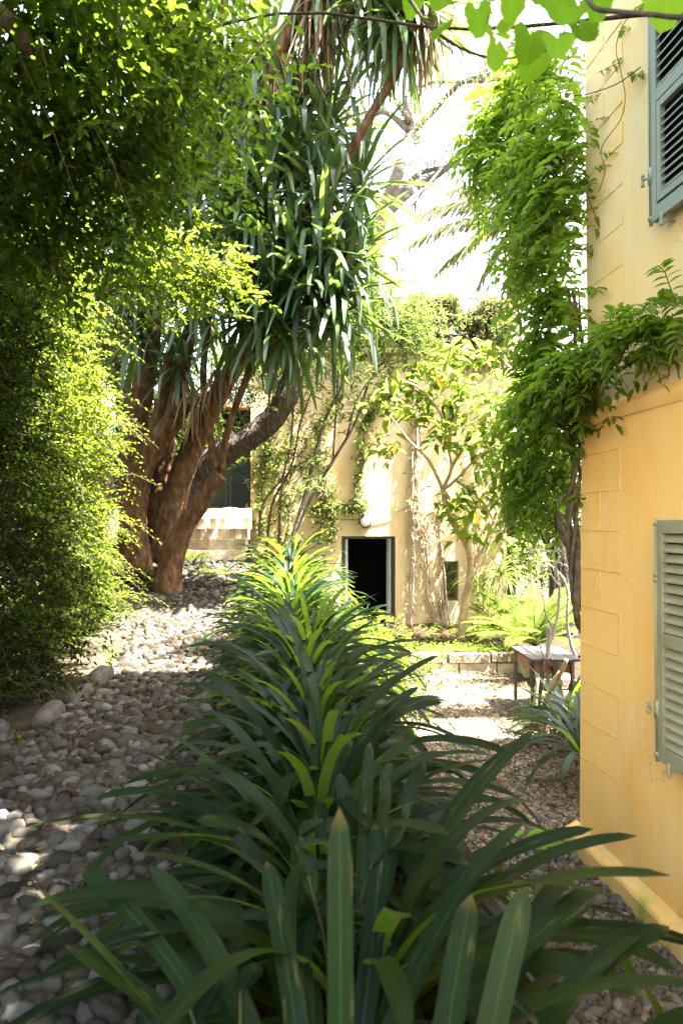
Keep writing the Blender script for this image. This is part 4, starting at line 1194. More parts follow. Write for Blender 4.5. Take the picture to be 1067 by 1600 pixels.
sprays(mb, O, D, 9, .28, .35, .072, .042, OVAL, twig=.002, twig_every=2)
q = rng.random(len(O)) < .10
sprays(mb, O[q], rng.normal(size=(q.sum(), 3)) + (.7, .1, .1), 13, .42, .35, .062, .034, OVAL, twig=.003)
mb.build('crown', [M['over'], M['stem']], ot)
mb = MB()
n = 21000  # unseen leaf slab above the frame, added to shade hedge and path
Ys = rng.uniform(-2.0, 6.2, n)
O = np.stack([rng.uniform(-4.4, -.7, n), Ys, np.maximum(6.0, 2.6 + .77 * Ys) + rng.uniform(0, 1.1, n)], -1)
q = np.sin(O[:, 0] * 4.3 + O[:, 2]) + np.sin(O[:, 1] * 3.9 - O[:, 2] * 1.3) + .6 * np.sin(O[:, 0] * 9 + O[:, 1] * 7)
O = O[q > -1.75]
leaves(mb, O, rng.normal(size=O.shape), rng.uniform(.13, .22, len(O)), rng.uniform(.08, .13, len(O)), DIAMOND, jit=.8)
mb.build('shade_crown', M['over'], ot)
mb = MB()
for e in ((-1.6, 1.0, 7.0), (-1.4, 2.0, 7.2), (-1.6, 3.4, 7.1), (-2.4, 3.9, 7.2), (-2.6, -.6, 7.2)):  # unseen limbs, added to carry the shading leaf slab
    mb.tube([(-3.2, 2.0, 3.8), (-2.8, 1.8, 5.6), ((-2.8 + e[0]) / 2, (1.8 + e[1]) / 2, 6.7), e], [.1, .08, .05, .015], 8, 5)
mb.build('shade_limb', M['dkbark'], ot, smooth=True)

# ------------------------------------------------------------------ grape vine overhead
gv = thing('grape_vine', 'climbing vine with large bright heart-shaped leaves hanging in at the top', 'vine', (2.2, 1.0, 5.0))
mb = MB(); ms_ = MB()
ms_.tube(PL([(905, -30, 1.75), (925, 10, 1.75), (960, 18, 1.72), (1010, 22, 1.7), (1067, 27, 1.68), (1150, 20, 1.65)]), .006, 6, 5)
ms_.tube(PL([(610, -40, 2.1), (640, 0, 2.1), (670, 40, 2.1), (720, 75, 2.1), (780, 92, 2.1), (860, 78, 2.1)]), [.007, .006, .006, .005, .004, .003], 6, 5)
G = [(770, 80, .125, 200), (800, 45, .13, 250), (700, 60, .10, 230), (690, 20, .12, 260), (745, 35, .11, 280), (830, 75, .13, 255), (870, 80, .13, 265), (900, 60, .12, 280), (860, 20, .13, 290), (905, 30, .13, 250), (775, 88, .11, 262), (1040, 0, .14, 270), (720, -10, .13, 240), (650, 10, .1, 250), (800, 0, .13, 270), (940, -15, .12, 270), (1067, 10, .12, 300), (845, 100, .10, 240)]
pp, dd, LL = [], [], []
for px, py, L, a_ in G:
    Y_ = rng.uniform(1.7, 2.3)
    pp.append(P(px, py - 25, Y_)); q = R(a_) ; dd.append([math.cos(q) * .9, -.35 + rng.normal(0, .45), math.sin(q)]); LL.append(L * rng.uniform(.7, 1.05) * Y_ / 2.1)
pp, LL = np.array(pp), np.array(LL)
leaves(mb, pp, np.array(dd), LL, LL * 1.0, HEART, up=(0, -1, .3), jit=.5)
for p_ in pp:
    ms_.tube([p_, p_ + (rng.normal(0, .02), .01, .05), p_ + (rng.normal(0, .03), .03, .13)], .002, 5, 2)
# the overhead part of the vine, out of the frame, that shades the path
n = 1500
O = np.stack([rng.uniform(-1.8, .5, n), rng.uniform(-1.0, 3.2, n), 5.4 + rng.normal(0, .22, n)], -1)
ok = np.sin(O[:, 0] * 3.1 + 1) + np.sin(O[:, 1] * 3.7) + .5 * np.sin(O[:, 0] * 7 + O[:, 1] * 5) > -1.35
O = O[ok]
leaves(mb, O, rng.normal(size=O.shape) * (1, 1, .5), rng.uniform(.10, .17, len(O)), rng.uniform(.10, .17, len(O)), HEART, jit=.5)
for k in range(14):
    y = -1 + 5 * k / 13
    ms_.tube([(2.1, y, 5.4), (.8, y + .3, 5.5), (-.4, y + .1, 5.45), (-1.6, y + .4, 5.3)], [.014, .01, .008, .004], 6, 4)
n = 1150
O = np.stack([rng.uniform(.2, 2.2, n), rng.uniform(-.6, 2.7, n), 6.9 + rng.normal(0, .3, n)], -1)  # unseen leaf layer with holes, added to break sunlight into flecks
O = O[np.sin(O[:, 0] * 5.1 + 1) * np.sin(O[:, 1] * 4.7) + .5 * np.sin(O[:, 0] * 11 + O[:, 1] * 8) > -.62]
leaves(mb, O, rng.normal(size=O.shape) * (1, 1, .5), rng.uniform(.14, .2, len(O)), rng.uniform(.14, .2, len(O)), HEART, jit=.5)
for k in range(8):
    y = -.5 + 3 * k / 7
    ms_.tube([(2.3, y, 6.9), (1.4, y + .2, 7.0), (.3, y - .1, 6.9)], [.012, .008, .004], 6, 4)
mb.build('foliage', M['grape'], gv, smooth=True)
ms_.build('stem', M['dkbark'], gv, smooth=True)

# ------------------------------------------------------------------ wisteria on the house corner
wi = thing('wisteria', 'wisteria climbing the corner of the ochre house with twisted stems', 'climber', (1.66, 5.15, 0))
ms_ = MB()
for off, r_ in ((0, .030), (1, .024), (2, .02), (3, .016)):
    pts = []
    for q, (px, py, yy) in enumerate([(990, 1200, 5.9), (960, 1080, 5.7), (925, 1000, 5.35), (908, 960, 5.12), (900, 900, 5.12), (896, 840, 5.12), (897, 780, 5.12), (905, 730, 5.12), (903, 680, 5.12), (912, 640, 5.12), (908, 560, 5.12), (897, 450, 5.12)]):
        a_ = q * 1.3 + off * 1.6
        pts.append(P(px + 8 * math.cos(a_) - 2, py, yy + .05 * math.sin(a_)))
    ms_.tube(pts, np.linspace(r_, r_ * .5, len(pts)), 8, 5, .05)
ms_.tube(PL([(912, 745, 5.06), (935, 725, 4.92), (955, 700, 4.82), (964, 655, 4.76), (965, 610, 4.72)]), [.008] * 5, 6, 5)
ms_.tube(PL([(870, 800, 5.3), (878, 835, 5.25), (890, 860, 5.2), (897, 880, 5.15), (902, 930, 5.1)]), [.02, .022, .024, .02, .016], 8, 5, .06)
ms_.tube([W(.0, .05, 3.25), W(.35, .10, 3.27), W(.7, .08, 3.33), W(1.1, .10, 3.36), W(1.6, .09, 3.4)], [.02, .017, .014, .01, .008], 8, 5)
mf = MB()
def region(pts_w, nper, sig, out_dir, L=.105, rl=.33, drp=.5):
    pts_w = np.array(pts_w)
    O = (pts_w[:, None] + rng.normal(0, 1, (len(pts_w), nper, 3)) * np.array(sig)).reshape(-1, 3)
    D = rng.normal(size=O.shape) * .7 + np.array(out_dir)
    pinnate(mf, O, D, 6, rl, drp, L, L * .40, OVAL, hang=.12)
up_c = [(860, 130, 5.6), (830, 160, 6.2), (800, 190, 6.5), (870, 190, 5.35), (840, 220, 5.8), (790, 230, 6.6), (880, 240, 5.3), (850, 260, 5.5), (810, 270, 6.1), (765, 240, 6.8), (880, 290, 5.25), (850, 310, 5.4), (815, 320, 6.0), (860, 350, 5.3), (835, 380, 5.6), (870, 400, 5.25), (845, 420, 5.5), (870, 450, 5.25), (855, 480, 5.4), (875, 510, 5.25), (845, 525, 5.6), (770, 180, 6.8), (820, 120, 6.4), (875, 335, 5.25), (790, 345, 6.3), (810, 400, 6.2), (815, 440, 6.2), (745, 215, 7.0), (750, 270, 7.0), (780, 290, 6.6), (785, 150, 6.9), (800, 370, 6.4)]
region([P(a + (14 if a < 800 else 6) if b < 300 else max(a + 8, 822), b, min(d, 6.75)) for a, b, d in up_c if not 335 < b < 480], 21, (.08, .16, .10), (-.5, -.5, .1))
region([P(max(a + 10, 832), b, min(d, 6.0)) for a, b, d in up_c if 335 < b < 480], 12, (.07, .14, .10), (-.5, -.5, .1))
lo_c = [(820, 590, 5.6), (850, 575, 5.4), (880, 570, 5.2), (800, 620, 5.9), (840, 620, 5.5), (870, 610, 5.3), (890, 600, 5.1), (820, 660, 5.7), (850, 660, 5.5), (875, 655, 5.3), (800, 690, 5.9), (830, 700, 5.6), (860, 700, 5.4), (815, 740, 5.8), (845, 745, 5.6), (870, 745, 5.4), (800, 780, 5.9), (830, 785, 5.7), (855, 780, 5.5), (780, 720, 6.2), (780, 660, 6.2), (905, 610, 5.0), (890, 645, 5.1)]
region([P(a + (28 if a < 830 else 10), b, d) for a, b, d in lo_c], 13, (.08, .16, .09), (-.45, -.4, .05))
ed = [W(.05, .16, 3.36), W(.2, .2, 3.34), W(.35, .2, 3.38), W(.5, .18, 3.38), W(.65, .16, 3.42), W(.8, .14, 3.45), W(.95, .12, 3.47), W(1.1, .10, 3.49), W(1.25, .1, 3.5), W(-.1, .15, 3.35), W(-.15, .1, 3.2), W(.12, .16, 3.2)]
region(ed, 13, (.06, .09, .05), (-.45, -.2, .15), L=.09, rl=.28, drp=.45)
def wall_y(px):
    t_ = (px - 533.5) / FPX; u_ = (5 * t_ - 1.76) / (.126 + .992 * t_); return 5 - .992 * u_
# loose sprays against the upper wall
lz = []
for px, py, u_ in [(930, 115, 0), (950, 105, 0), (975, 110, 0), (965, 50, 0), (990, 15, 0), (925, 190, 0), (935, 240, 0), (925, 265, 0), (980, 120, 0), (915, 160, 0)]:
    lz.append(P(px, py, wall_y(px) - .08))
O = np.array(lz); pinnate(mf, O, np.array([[.5, -.5, .2]] * len(O)) + .4 * rng.normal(size=O.shape), 5, .20, .5, .06, .026, OVAL)
ms_.tube([P(x, y, wall_y(x) - .10) for x, y in [(895, 150), (925, 145), (965, 130), (1000, 105)]], .004, 5, 5)
ms_.tube([P(x, y, wall_y(x) - .09) for x, y in [(1003, 12), (975, 35), (962, 75), (970, 115), (976, 150), (970, 185), (945, 220), (938, 240), (945, 265), (935, 300)]], .003, 5, 5)
# a hanging compound leaf at the right edge
O = np.array([P(1067, 600, 4.15), P(975, 640, 4.6), P(935, 660, 4.85)]); pinnate(mf, O, np.array([[-.6, -.2, .1]] * 3), 5, .2, .9, .06, .026, OVAL, hang=.8)
mf.build('foliage', [M['wist'], M['grstem']], wi, smooth=True)
ms_.build('stem', M['stem'], wi, smooth=True)

# ------------------------------------------------------------------ yucca tree
yu = thing('yucca_tree', 'giant yucca with several brown trunks and drooping sword-leaf crowns', 'tree', P(262, 925, 11))
mt = MB()
def trunk(l, r, s=12): mt.tube(PL(l), np.array(r) * .84, s, 6, .035)
trunk([(262, 935, 11), (266, 890, 11), (285, 830, 11), (312, 790, 10.95), (336, 752, 10.9), (345, 742, 10.88)], [.30, .24, .19, .17, .155, .14], 14)
trunk([(215, 900, 11.4), (208, 820, 11.4), (212, 760, 11.4), (240, 700, 11.3), (270, 660, 11.2), (290, 628, 11.1)], [.34, .27, .24, .22, .20, .17], 14)
trunk([(212, 800, 11.5), (210, 700, 11.6), (225, 600, 11.6), (238, 520, 11.5), (235, 440, 11.4), (240, 330, 11.2)], [.27, .25, .21, .18, .15, .11], 14)
trunk([(258, 880, 11.7), (268, 800, 11.7), (300, 700, 11.6), (345, 610, 11.4), (385, 540, 11.2), (430, 450, 11.0), (445, 360, 10.8)], [.33, .27, .23, .2, .17, .14, .11], 14)
trunk([(245, 850, 11.9), (250, 760, 11.9), (262, 690, 11.9), (270, 600, 11.9), (285, 520, 11.8)], [.22, .19, .16, .14, .12])
trunk([(240, 700, 11.35), (258, 620, 11.4), (268, 560, 11.4), (278, 520, 11.4)], [.2, .15, .13, .12])
trunk([(268, 660, 11.2), (280, 600, 11.2), (293, 550, 11.2), (300, 500, 11.2)], [.16, .13, .12, .11])
trunk([(340, 740, 10.9), (330, 690, 10.9), (322, 640, 10.85), (318, 580, 10.8), (326, 500, 10.6), (340, 420, 10.3)], [.085, .075, .07, .068, .062, .055], 10)
trunk([(345, 735, 10.88), (352, 690, 10.85), (365, 645, 10.8), (385, 590, 10.7), (405, 530, 10.5), (415, 470, 10.3)], [.08, .07, .068, .066, .06, .055], 10)
trunk([(430, 450, 11.0), (470, 350, 10.2), (500, 300, 9.8), (545, 240, 9.6), (585, 170, 9.5), (615, 120, 9.4), (640, 55, 9.4)], [.12, .08, .075, .075, .075, .08, .08], 10)
trunk([(330, 420, 11), (360, 280, 10.6), (390, 190, 10.3), (425, 130, 10.0), (450, 60, 9.8), (475, -20, 9.7)], [.14, .13, .13, .14, .12, .10], 12)
trunk([(260, 300, 11.2), (265, 120, 11.2), (262, 20, 11.2)], [.10, .08, .07])
trunk([(335, 250, 11), (342, 120, 11), (345, -20, 11)], [.09, .08, .07])
mt.build('trunk', M['bark'], yu, smooth=True)
def rosette(c, n, L, droop=.8, Wd=.085, dirn=(0, 0, 1), emin=-58):
    mb = MB()
    f = (np.arange(n) + .5) / n
    az = np.arange(n) * 2.39996 + rng.normal(0, .15, n)
    e0 = R(88) - f * R(88 - emin) + rng.normal(0, .1, n)
    LL = L * 1.2 * rng.uniform(.75, 1.1, n)
    kk = rng.uniform(.42, .92, n)
    bend = np.where(rng.random(n) < .62 * droop, np.clip(e0 + R(78), 0, R(140)) * rng.uniform(.7, 1, n), rng.uniform(.1, .5, n))
    p = np.asarray(c) + np.stack([.05 * np.cos(az), .05 * np.sin(az), .16 * (.5 - f)], -1)
    straps(mb, p, az, e0, bend, LL, Wd * rng.uniform(.8, 1.15, n), kink=kk, nseg=10, tip=.75, fold=.25, base_w=.75, sway=.12)
    return mb
RS = [((470, 430), 10.0, 95, 1.15), ((540, 400), 10.0, 60, 1.05), ((440, 250), 10.0, 85, 1.15), ((500, 300), 9.9, 60, 1.0), ((560, 290), 10.2, 60, 1.0), ((360, 330), 10.6, 75, 1.15), ((300, 250), 11.0, 70, 1.15), ((330, 130), 10.8, 70, 1.15), ((400, 400), 10.3, 70, 1.1), ((310, 470), 10.8, 70, 1.15), ((240, 400), 11.2, 60, 1.15), ((380, 500), 10.5, 65, 1.05), ((450, 520), 10.2, 70, 1.0), ((520, 500), 10.0, 55, .95), ((265, 60), 11.2, 60, 1.1), ((510, 200), 10.2, 60, 1.0), ((420, 90), 10.4, 55, 1.1), ((215, 520), 11.4, 50, 1.1), ((345, -30), 11, 60, 1.1), ((280, 570), 11.2, 40, .9), ((390, 300), 10.2, 60, 1.15), ((420, 340), 10.0, 60, 1.1), ((500, 390), 9.8, 60, 1.1), ((470, 180), 10.2, 60, 1.1), ((400, 180), 10.6, 60, 1.1), ((530, 460), 9.9, 50, 1.0), ((350, 200), 10.9, 60, 1.1), ((420, 480), 10.0, 55, 1.05), ((250, 200), 11, 60, 1.2), ((220, 300), 11.2, 60, 1.2), ((290, 330), 10.8, 60, 1.15), ((200, 440), 11.4, 50, 1.1), ((300, 120), 11, 60, 1.2)]
for (px, py), Y_, n_, L_ in RS:
    rosette(P(px, py, Y_), n_, L_).build('leaf_crown', M['yucca'], yu, smooth=True)
for (px, py), Y_, n_, L_ in [((620, 20), 9.4, 90, 1.05), ((575, -20), 9.4, 70, 1.1), ((660, 10), 9.5, 50, 1.0), ((520, -50), 9.6, 60, 1.2)]:
    rosette(P(px, py, Y_), n_, L_, emin=-80).build('leaf_crown', M['yucca'], yu, smooth=True)
def skirt(pts, n, L, Wd=.035):
    mb = MB()
    pts = np.array(pts)
    k = rng.integers(0, len(pts) - 1, n); t_ = rng.random(n)[:, None]
    p = pts[k] * (1 - t_) + pts[k + 1] * t_ + rng.normal(0, .06, (n, 3))
    az = rng.uniform(0, 6.28, n)
    straps(mb, p, az, rng.uniform(R(-75), R(-20), n), rng.uniform(.3, .9, n), L * rng.uniform(.6, 1.15, n), Wd * rng.uniform(.6, 1.2, n), nseg=7, tip=.8, fold=.4, sway=.2, pw=.6)
    return mb
skirt(PL([(500, -60, 9.6), (510, -10, 9.6), (480, 20, 9.7)]), 170, 1.45).build('dead_skirt', M['dead'], yu, smooth=True)
skirt(PL([(655, -10, 9.45), (662, 40, 9.45)]), 80, 1.15).build('dead_skirt', M['dead'], yu, smooth=True)
skirt(PL([(450, 60, 9.8), (425, 130, 10.0), (410, 160, 10.1)]), 90, .7).build('dead_skirt', M['dead'], yu, smooth=True)
skirt(PL([(290, 590, 11.1), (310, 620, 11.0), (350, 560, 10.8)]), 60, .9, .03).build('dead_skirt', M['dead'], yu, smooth=True)
skirt(PL([(440, 400, 10.2), (400, 520, 10.6)]), 50, .9, .03).build('dead_skirt', M['dead'], yu, smooth=True)

# leaning dark trunk behind the yucca
lt = thing('leaning_tree', 'dark rough-barked trunk leaning across in front of the shed', 'tree', P(262, 880, 12.6))
mb = MB(); mb.tube(PL([(255, 860, 12.6), (290, 775, 12.6), (330, 722, 12.5), (380, 690, 12.4), (425, 655, 12.3), (455, 600, 12.2), (470, 520, 12.2), (500, 430, 12.2)]), [.28, .25, .24, .23, .22, .2, .16, .1], 14, 6, .05)
mb.build('trunk', M['dkbark'], lt, smooth=True)
mb = MB()
cen = np.array(PL([(470, 500, 12.3), (440, 540, 12.4), (500, 440, 12.4), (420, 590, 12.5), (400, 560, 12.6), (360, 560, 12.8), (380, 620, 12.8), (420, 480, 12.6), (330, 600, 13), (300, 650, 13)]))
O = (cen[:, None] + rng.normal(0, .32, (len(cen), 70, 3))).reshape(-1, 3)
sprays(mb, O, rng.normal(size=O.shape), 9, .3, .4, .09, .04, DIAMOND, twig=.003)
mb.build('crown', [M['dark'], M['stem']], lt)

# ------------------------------------------------------------------ oleander in front of the pale house
ol = thing('oleander', 'oleander with slim grey stems leaning in front of the pale house', 'shrub', P(450, 880, 12.3))
ms_ = MB(); mf = MB()
base = [P(445, 890, 12.3), P(430, 880, 12.4), P(460, 885, 12.2), P(410, 880, 12.5)]
tips = []
for l, r_ in [([(445, 870, 12.3), (480, 790, 12.3), (520, 720, 12.3), (555, 660, 12.3), (580, 590, 12.4), (620, 540, 12.4)], .04),
              ([(452, 860, 12.2), (478, 770, 12.2), (490, 720, 12.2), (510, 650, 12.2), (540, 590, 12.2), (560, 520, 12.3), (575, 470, 12.3)], .045),
              ([(435, 870, 12.4), (440, 760, 12.4), (455, 690, 12.4), (460, 600, 12.4), (470, 540, 12.4)], .03),
              ([(415, 880, 12.5), (425, 790, 12.5), (455, 730, 12.5), (470, 660, 12.5), (500, 580, 12.5)], .03),
              ([(540, 690, 12.3), (560, 620, 12.3), (600, 575, 12.3), (660, 555, 12.3)], .02),
              ([(405, 840, 12.6), (410, 790, 12.6), (440, 750, 12.6), (475, 720, 12.6)], .028),
              ([(520, 720, 12.3), (525, 640, 12.3), (530, 560, 12.3), (540, 500, 12.3)], .02),
              ([(560, 520, 12.3), (590, 480, 12.3), (620, 460, 12.3)], .015), ([(600, 575, 12.3), (630, 520, 12.2), (660, 490, 12.2)], .015)]:
    p = PL(l); ms_.tube(p, np.linspace(r_, r_ * .35, len(p)), 8, 5)
    tips += p[-3:]
ex = PL([(600, 480, 12.2), (640, 480, 12.2), (660, 520, 12.2), (630, 500, 12.1), (580, 500, 12.1), (690, 540, 12.2), (650, 560, 12.1), (610, 460, 12.3), (545, 560, 12.4), (500, 540, 12.5), (520, 610, 12.4), (490, 640, 12.5), (465, 580, 12.5), (570, 380, 12), (590, 400, 12), (575, 430, 12.1), (480, 760, 12.1), (440, 800, 12.2), (500, 690, 12.3)])
cen = np.array(list(tips) + ex + ex[:9])
O = (cen[:, None] + rng.normal(0, 1, (len(cen), 12, 3)) * (.20, .22, .18)).reshape(-1, 3)
D = rng.normal(size=O.shape) * .7 + np.array([.1, -.2, .55])
sprays(mf, O, D, 12, .36, .25, .15, .024, LANCE, spread=.8, twig=.004)
mf.build('foliage', [M['olean'], M['grstem']], ol, smooth=True); ms_.build('stem', M['gybark'], ol, smooth=True)

# ------------------------------------------------------------------ angel's-trumpet tree in the raised bed
da = thing('flowering_tree', 'small tree with a bent tan trunk and large drooping leaves in the raised bed', 'tree', P(722, 1000, 12.0))
ms_ = MB(); mf = MB()
ms_.tube(PL([(719, 1000, 12), (724, 960, 12), (735, 885, 12), (728, 850, 12), (712, 825, 12), (697, 790, 12), (692, 765, 12)]), [.075, .065, .06, .055, .055, .05, .048], 10, 6, .03)
ms_.tube(PL([(735, 885, 12), (752, 865, 12), (765, 830, 12), (775, 800, 12)]), [.04, .03, .025, .02], 8, 5)
br = [((692, 765), (705, 730), (700, 690), (720, 640)), ((692, 765), (712, 750), (740, 720), (780, 690)), ((700, 690), (690, 650), (660, 610), (620, 590)), ((705, 730), (730, 690), (760, 650), (800, 610)), ((692, 765), (715, 790), (760, 790), (790, 770)), ((700, 690), (715, 640), (730, 590), (740, 560)), ((660, 610), (690, 590), (700, 560), (705, 540)), ((740, 720), (770, 740), (800, 740), (830, 730)), ((692, 765), (670, 720), (640, 690), (610, 650)), ((712, 750), (750, 780), (780, 830), (800, 850))]
for l in br:
    ms_.tube(PL([(x, y, 12 - .25 * q) for q, (x, y) in enumerate(l)]), np.array([.035, .026, .018, .008]), 7, 5)
cl = [(620, 600, 12), (650, 590, 11.8), (680, 580, 11.9), (640, 640, 11.8), (700, 560, 12), (730, 560, 12), (760, 570, 11.9), (790, 590, 11.8), (720, 600, 11.7), (750, 620, 11.6), (780, 630, 11.6), (700, 640, 11.7), (735, 660, 11.5), (770, 670, 11.5), (800, 660, 11.6), (825, 690, 11.6), (745, 700, 11.6), (780, 710, 11.5), (800, 730, 11.6), (760, 740, 11.6), (730, 770, 11.7), (770, 780, 11.7), (800, 780, 11.7), (695, 690, 11.6), (660, 620, 11.7), (590, 640, 11.8), (740, 800, 11.8), (820, 640, 11.7), (840, 720, 11.6), (815, 760, 11.7), (830, 610, 11.9), (700, 780, 11.6), (670, 660, 11.7), (600, 700, 11.9), (725, 830, 11.8)]
cl = cl + [(x + rng.normal(0, 14), y + rng.normal(0, 14), d + rng.normal(0, .15)) for x, y, d in cl]
cen = np.array(PL(cl)); per = 17
O = (cen[:, None] + rng.normal(0, .13, (len(cen), per, 3)) * (1.3, 1.2, 1)).reshape(-1, 3)
D = rng.normal(size=O.shape) * (1, 1, .35) + np.array([0, -.15, -.35])
n = len(O)
Lf = rng.uniform(.15, .31, n)
leaves(mf, O, D, Lf, Lf * .46, tmpl_oval(.06, .22, .5), jit=.35)
mf.build('foliage', M['datura'], da, smooth=True); ms_.build('trunk', M['tan'], da, smooth=True)
mf = MB()
mf.lathe([(.012, .13), (.016, .05), (.028, -.05), (.06, -.11)], P(603, 603, 11.75), 10)
mf.build('blossom', solid_mat('cream_petal', [(.5, .42, .22), (.62, .55, .34)], 6, .7, 0), da, smooth=True)
ym = solid_mat('yellowed_leaf', [(.6, .38, .03), (.75, .5, .05)], 6, .6, 0)
for q in ((683, 590, 11.5), (615, 690, 11.6), (745, 680, 11.3), (742, 800, 11.5), (786, 720, 11.3)):
    mf = MB(); leaves(mf, P(*q)[None], np.array([[rng.normal(0, .4), -.2, -1]]), .22, .09, OVAL, up=(0, -1, 0), jit=.2)
    mf.build('yellow_leaf', ym, da)

# ------------------------------------------------------------------ creepers on the pale wall
cr = thing('wall_creeper', 'leafy creeper on the left part of the pale house wall', 'climber', P(440, 870, 13.9))
ms_ = MB(); mf = MB(); O = []
for l in [[(420, 860), (410, 800), (415, 740), (425, 690), (430, 640)], [(440, 870), (450, 800), (440, 730), (455, 680)], [(505, 850), (510, 790), (505, 740), (500, 690), (510, 640)], [(480, 800), (510, 790), (545, 795), (575, 790)], [(400, 790), (405, 740), (415, 700)], [(515, 850), (520, 800), (512, 745)], [(575, 640), (572, 680), (568, 720)], [(565, 720), (560, 770), (572, 805)], [(610, 580), (600, 620), (575, 650)]]:
    p = [P(x + rng.normal(0, 3), y, FY - .05) for x, y in l]
    ms_.tube(p, np.linspace(.014, .006, len(p)), 5, 5, .1)
    c2, _ = catmull(np.array(p), np.ones(len(p)), 14)
    O += [q for q in c2 if rng.random() < .75]
O = np.array(O); O = np.repeat(O, 3, 0) + rng.normal(0, .07, (len(O) * 3, 3)) * (1, .35, 1)
sprays(mf, O, rng.normal(size=O.shape) * (1, .4, 1) + (0, -.4, .1), 5, .16, .4, .065, .05, OVAL, twig=.002)
mf.build('foliage', [M['ivy'], M['stem']], cr, smooth=True); ms_.build('stem', M['stem'], cr)

dv = thing('dried_vine', 'tangle of dry leafless vine stems hanging down the pale wall', 'climber', P(652, 985, 13.9))
ms_ = MB()
for k in range(26):
    x = rng.normal(653, 3); p = []; y = rng.uniform(600, 660)
    end = rng.uniform(760, 985)
    while y < end:
        p.append(P(x, y, FY - rng.uniform(.03, .14))); x += .12 * (648 - x) + rng.normal(0, 2.2); y += rng.uniform(18, 34)
    if len(p) > 2: ms_.tube(p, rng.uniform(.003, .009), 4, 4, caps=False)
for k in range(26):
    y = rng.uniform(760, 840); x = rng.normal(660, 8); p = []
    for q in range(6):
        p.append(P(x + rng.normal(0, 7), y + rng.normal(0, 7), FY - rng.uniform(.03, .25))); y += 4; x += rng.normal(2, 5)
    ms_.tube(p, .004, 4, 5, caps=False)
for l in [[(662, 820), (668, 880), (675, 930), (690, 985)], [(683, 800), (690, 860), (692, 920), (696, 985)], [(642, 780), (640, 860), (644, 930), (640, 990)], [(690, 770), (684, 820), (690, 900), (700, 980)], [(737, 740), (742, 820), (745, 900), (747, 985)]]:
    for k in range(4):
        p = [P(x + rng.normal(0, 3), y, FY - .05 - .04 * rng.random()) for x, y in l]
        ms_.tube(p, rng.uniform(.006, .016), 5, 5, .1, caps=False)
ms_.build('stem', M['dryvine'], dv)
mf = MB()
O = np.array([P(rng.normal(657, 12), rng.uniform(620, 980), FY - .08) for _ in range(110)] + [P(rng.normal(690, 5), rng.uniform(780, 980), FY - .08) for _ in range(90)])
sprays(mf, O, rng.normal(size=O.shape), 4, .12, .5, .05, .03, OVAL, twig=.002)
mf.build('foliage', [M['dry'], M['dryvine']], dv)

# ------------------------------------------------------------------ roof-terrace planting
rt = thing('terrace_hedge', 'climbing greenery over the roof-terrace railing of the pale house', 'hedge', (2, FY + .2, gz1 + .2))
mf = MB()
n = 8000
X = np.where(rng.random(n) < .7, rng.uniform(1.2, 3.42, n), rng.uniform(-.5, 1.4, n)); Z = gz1 + .1 + 1.2 * rng.random(n) ** .8
keep = (Z < gz1 + 1.02 + .14 * np.sin(X * 4.1) + .1 * np.sin(X * 9) - .2 * np.clip(1.0 - X, 0, 2)) & ~((np.abs(X - 2.15) < .42) & (Z < gz1 + .95) & (rng.random(n) < .45)) & ~((X > 3.0) & (Z > gz1 + 1.0 + (3.4 - X) * .3))
X, Z = X[keep], Z[keep]
O = np.stack([X, FY + .06 + rng.normal(0, .16, len(X)), Z], -1)
D = rng.normal(size=O.shape) * (.8, .5, .8) + (0, -.3, -.1)
k = rng.random(len(O)) < .5
sprays(mf, O[~k], D[~k], 9, .26, .5, .07, .038, DIAMOND, twig=.003, tmi=2)
sprays(mf, O[k], D[k], 9, .26, .5, .065, .036, DIAMOND, twig=.003, mi=1, tmi=2)
O = np.stack([rng.uniform(2.0, 3.4, 260), FY - .08 + rng.normal(0, .05, 260), gz1 - .35 + .4 * rng.random(260)], -1)
sprays(mf, O, rng.normal(size=O.shape) * .5 + (0, -.3, -.8), 8, .28, .2, .05, .026, DIAMOND, mi=1, twig=.003, tmi=2)
mf.build('foliage', [M['olean'], M['dry'], M['stem']], rt)

# ------------------------------------------------------------------ light green bush beside the clumps
gb = thing('garden_bush', 'pale green bush growing from the lower path edge beside the strap-leaved row', 'bush', (.75, 9.2, 0))
ms_ = MB(); mf = MB(); O, D = [], []
for k in range(90):
    y = rng.uniform(7.3, 10.4); x = float(xw(y)) + rng.uniform(.05, .75)
    b = np.array([x, y, .0]); h = rng.uniform(.45, 1.15) * (1.1 - .35 * (x - float(xw(y))))
    lean = np.array([rng.normal(.12, .16), rng.normal(0, .16), 0]); p = [b, b + lean * .4 + (0, 0, h * .5), b + lean + (0, 0, h)]
    ms_.tube(p, [.006, .005, .003], 5, 3)
    for q in np.linspace(.25, 1, 7):
        O.append(p[0] + (p[2] - p[0]) * q); D.append(rng.normal(size=3) * (.8, .8, .4) + (0, 0, .5))
sprays(mf, np.array(O), np.array(D), 9, .2, .3, .075, .03, OVAL, twig=.002)
mf.build('foliage', [M['bush'], M['grstem']], gb, smooth=True); ms_.build('stem', M['stem'], gb)
# ground cover in the raised bed
mf = MB(); n = 520
X = rng.uniform(1.1, 2.9, n); Y = np.where(rng.random(n) < .65, rng.uniform(10.9, 11.35, n), rng.uniform(11, 13.9, n))
sprays(mf, np.stack([X, Y, .3 + .04 * rng.random(n)], -1), rng.normal(size=(n, 3)) * (1, 1, .3) + (0, -.2, .4), 8, .16, .3, .035, .025, OVAL)
tag(mf.build('ground_cover', M['fern']), 'low leafy ground cover along the pebbled bed wall', 'ground cover', kind='stuff')

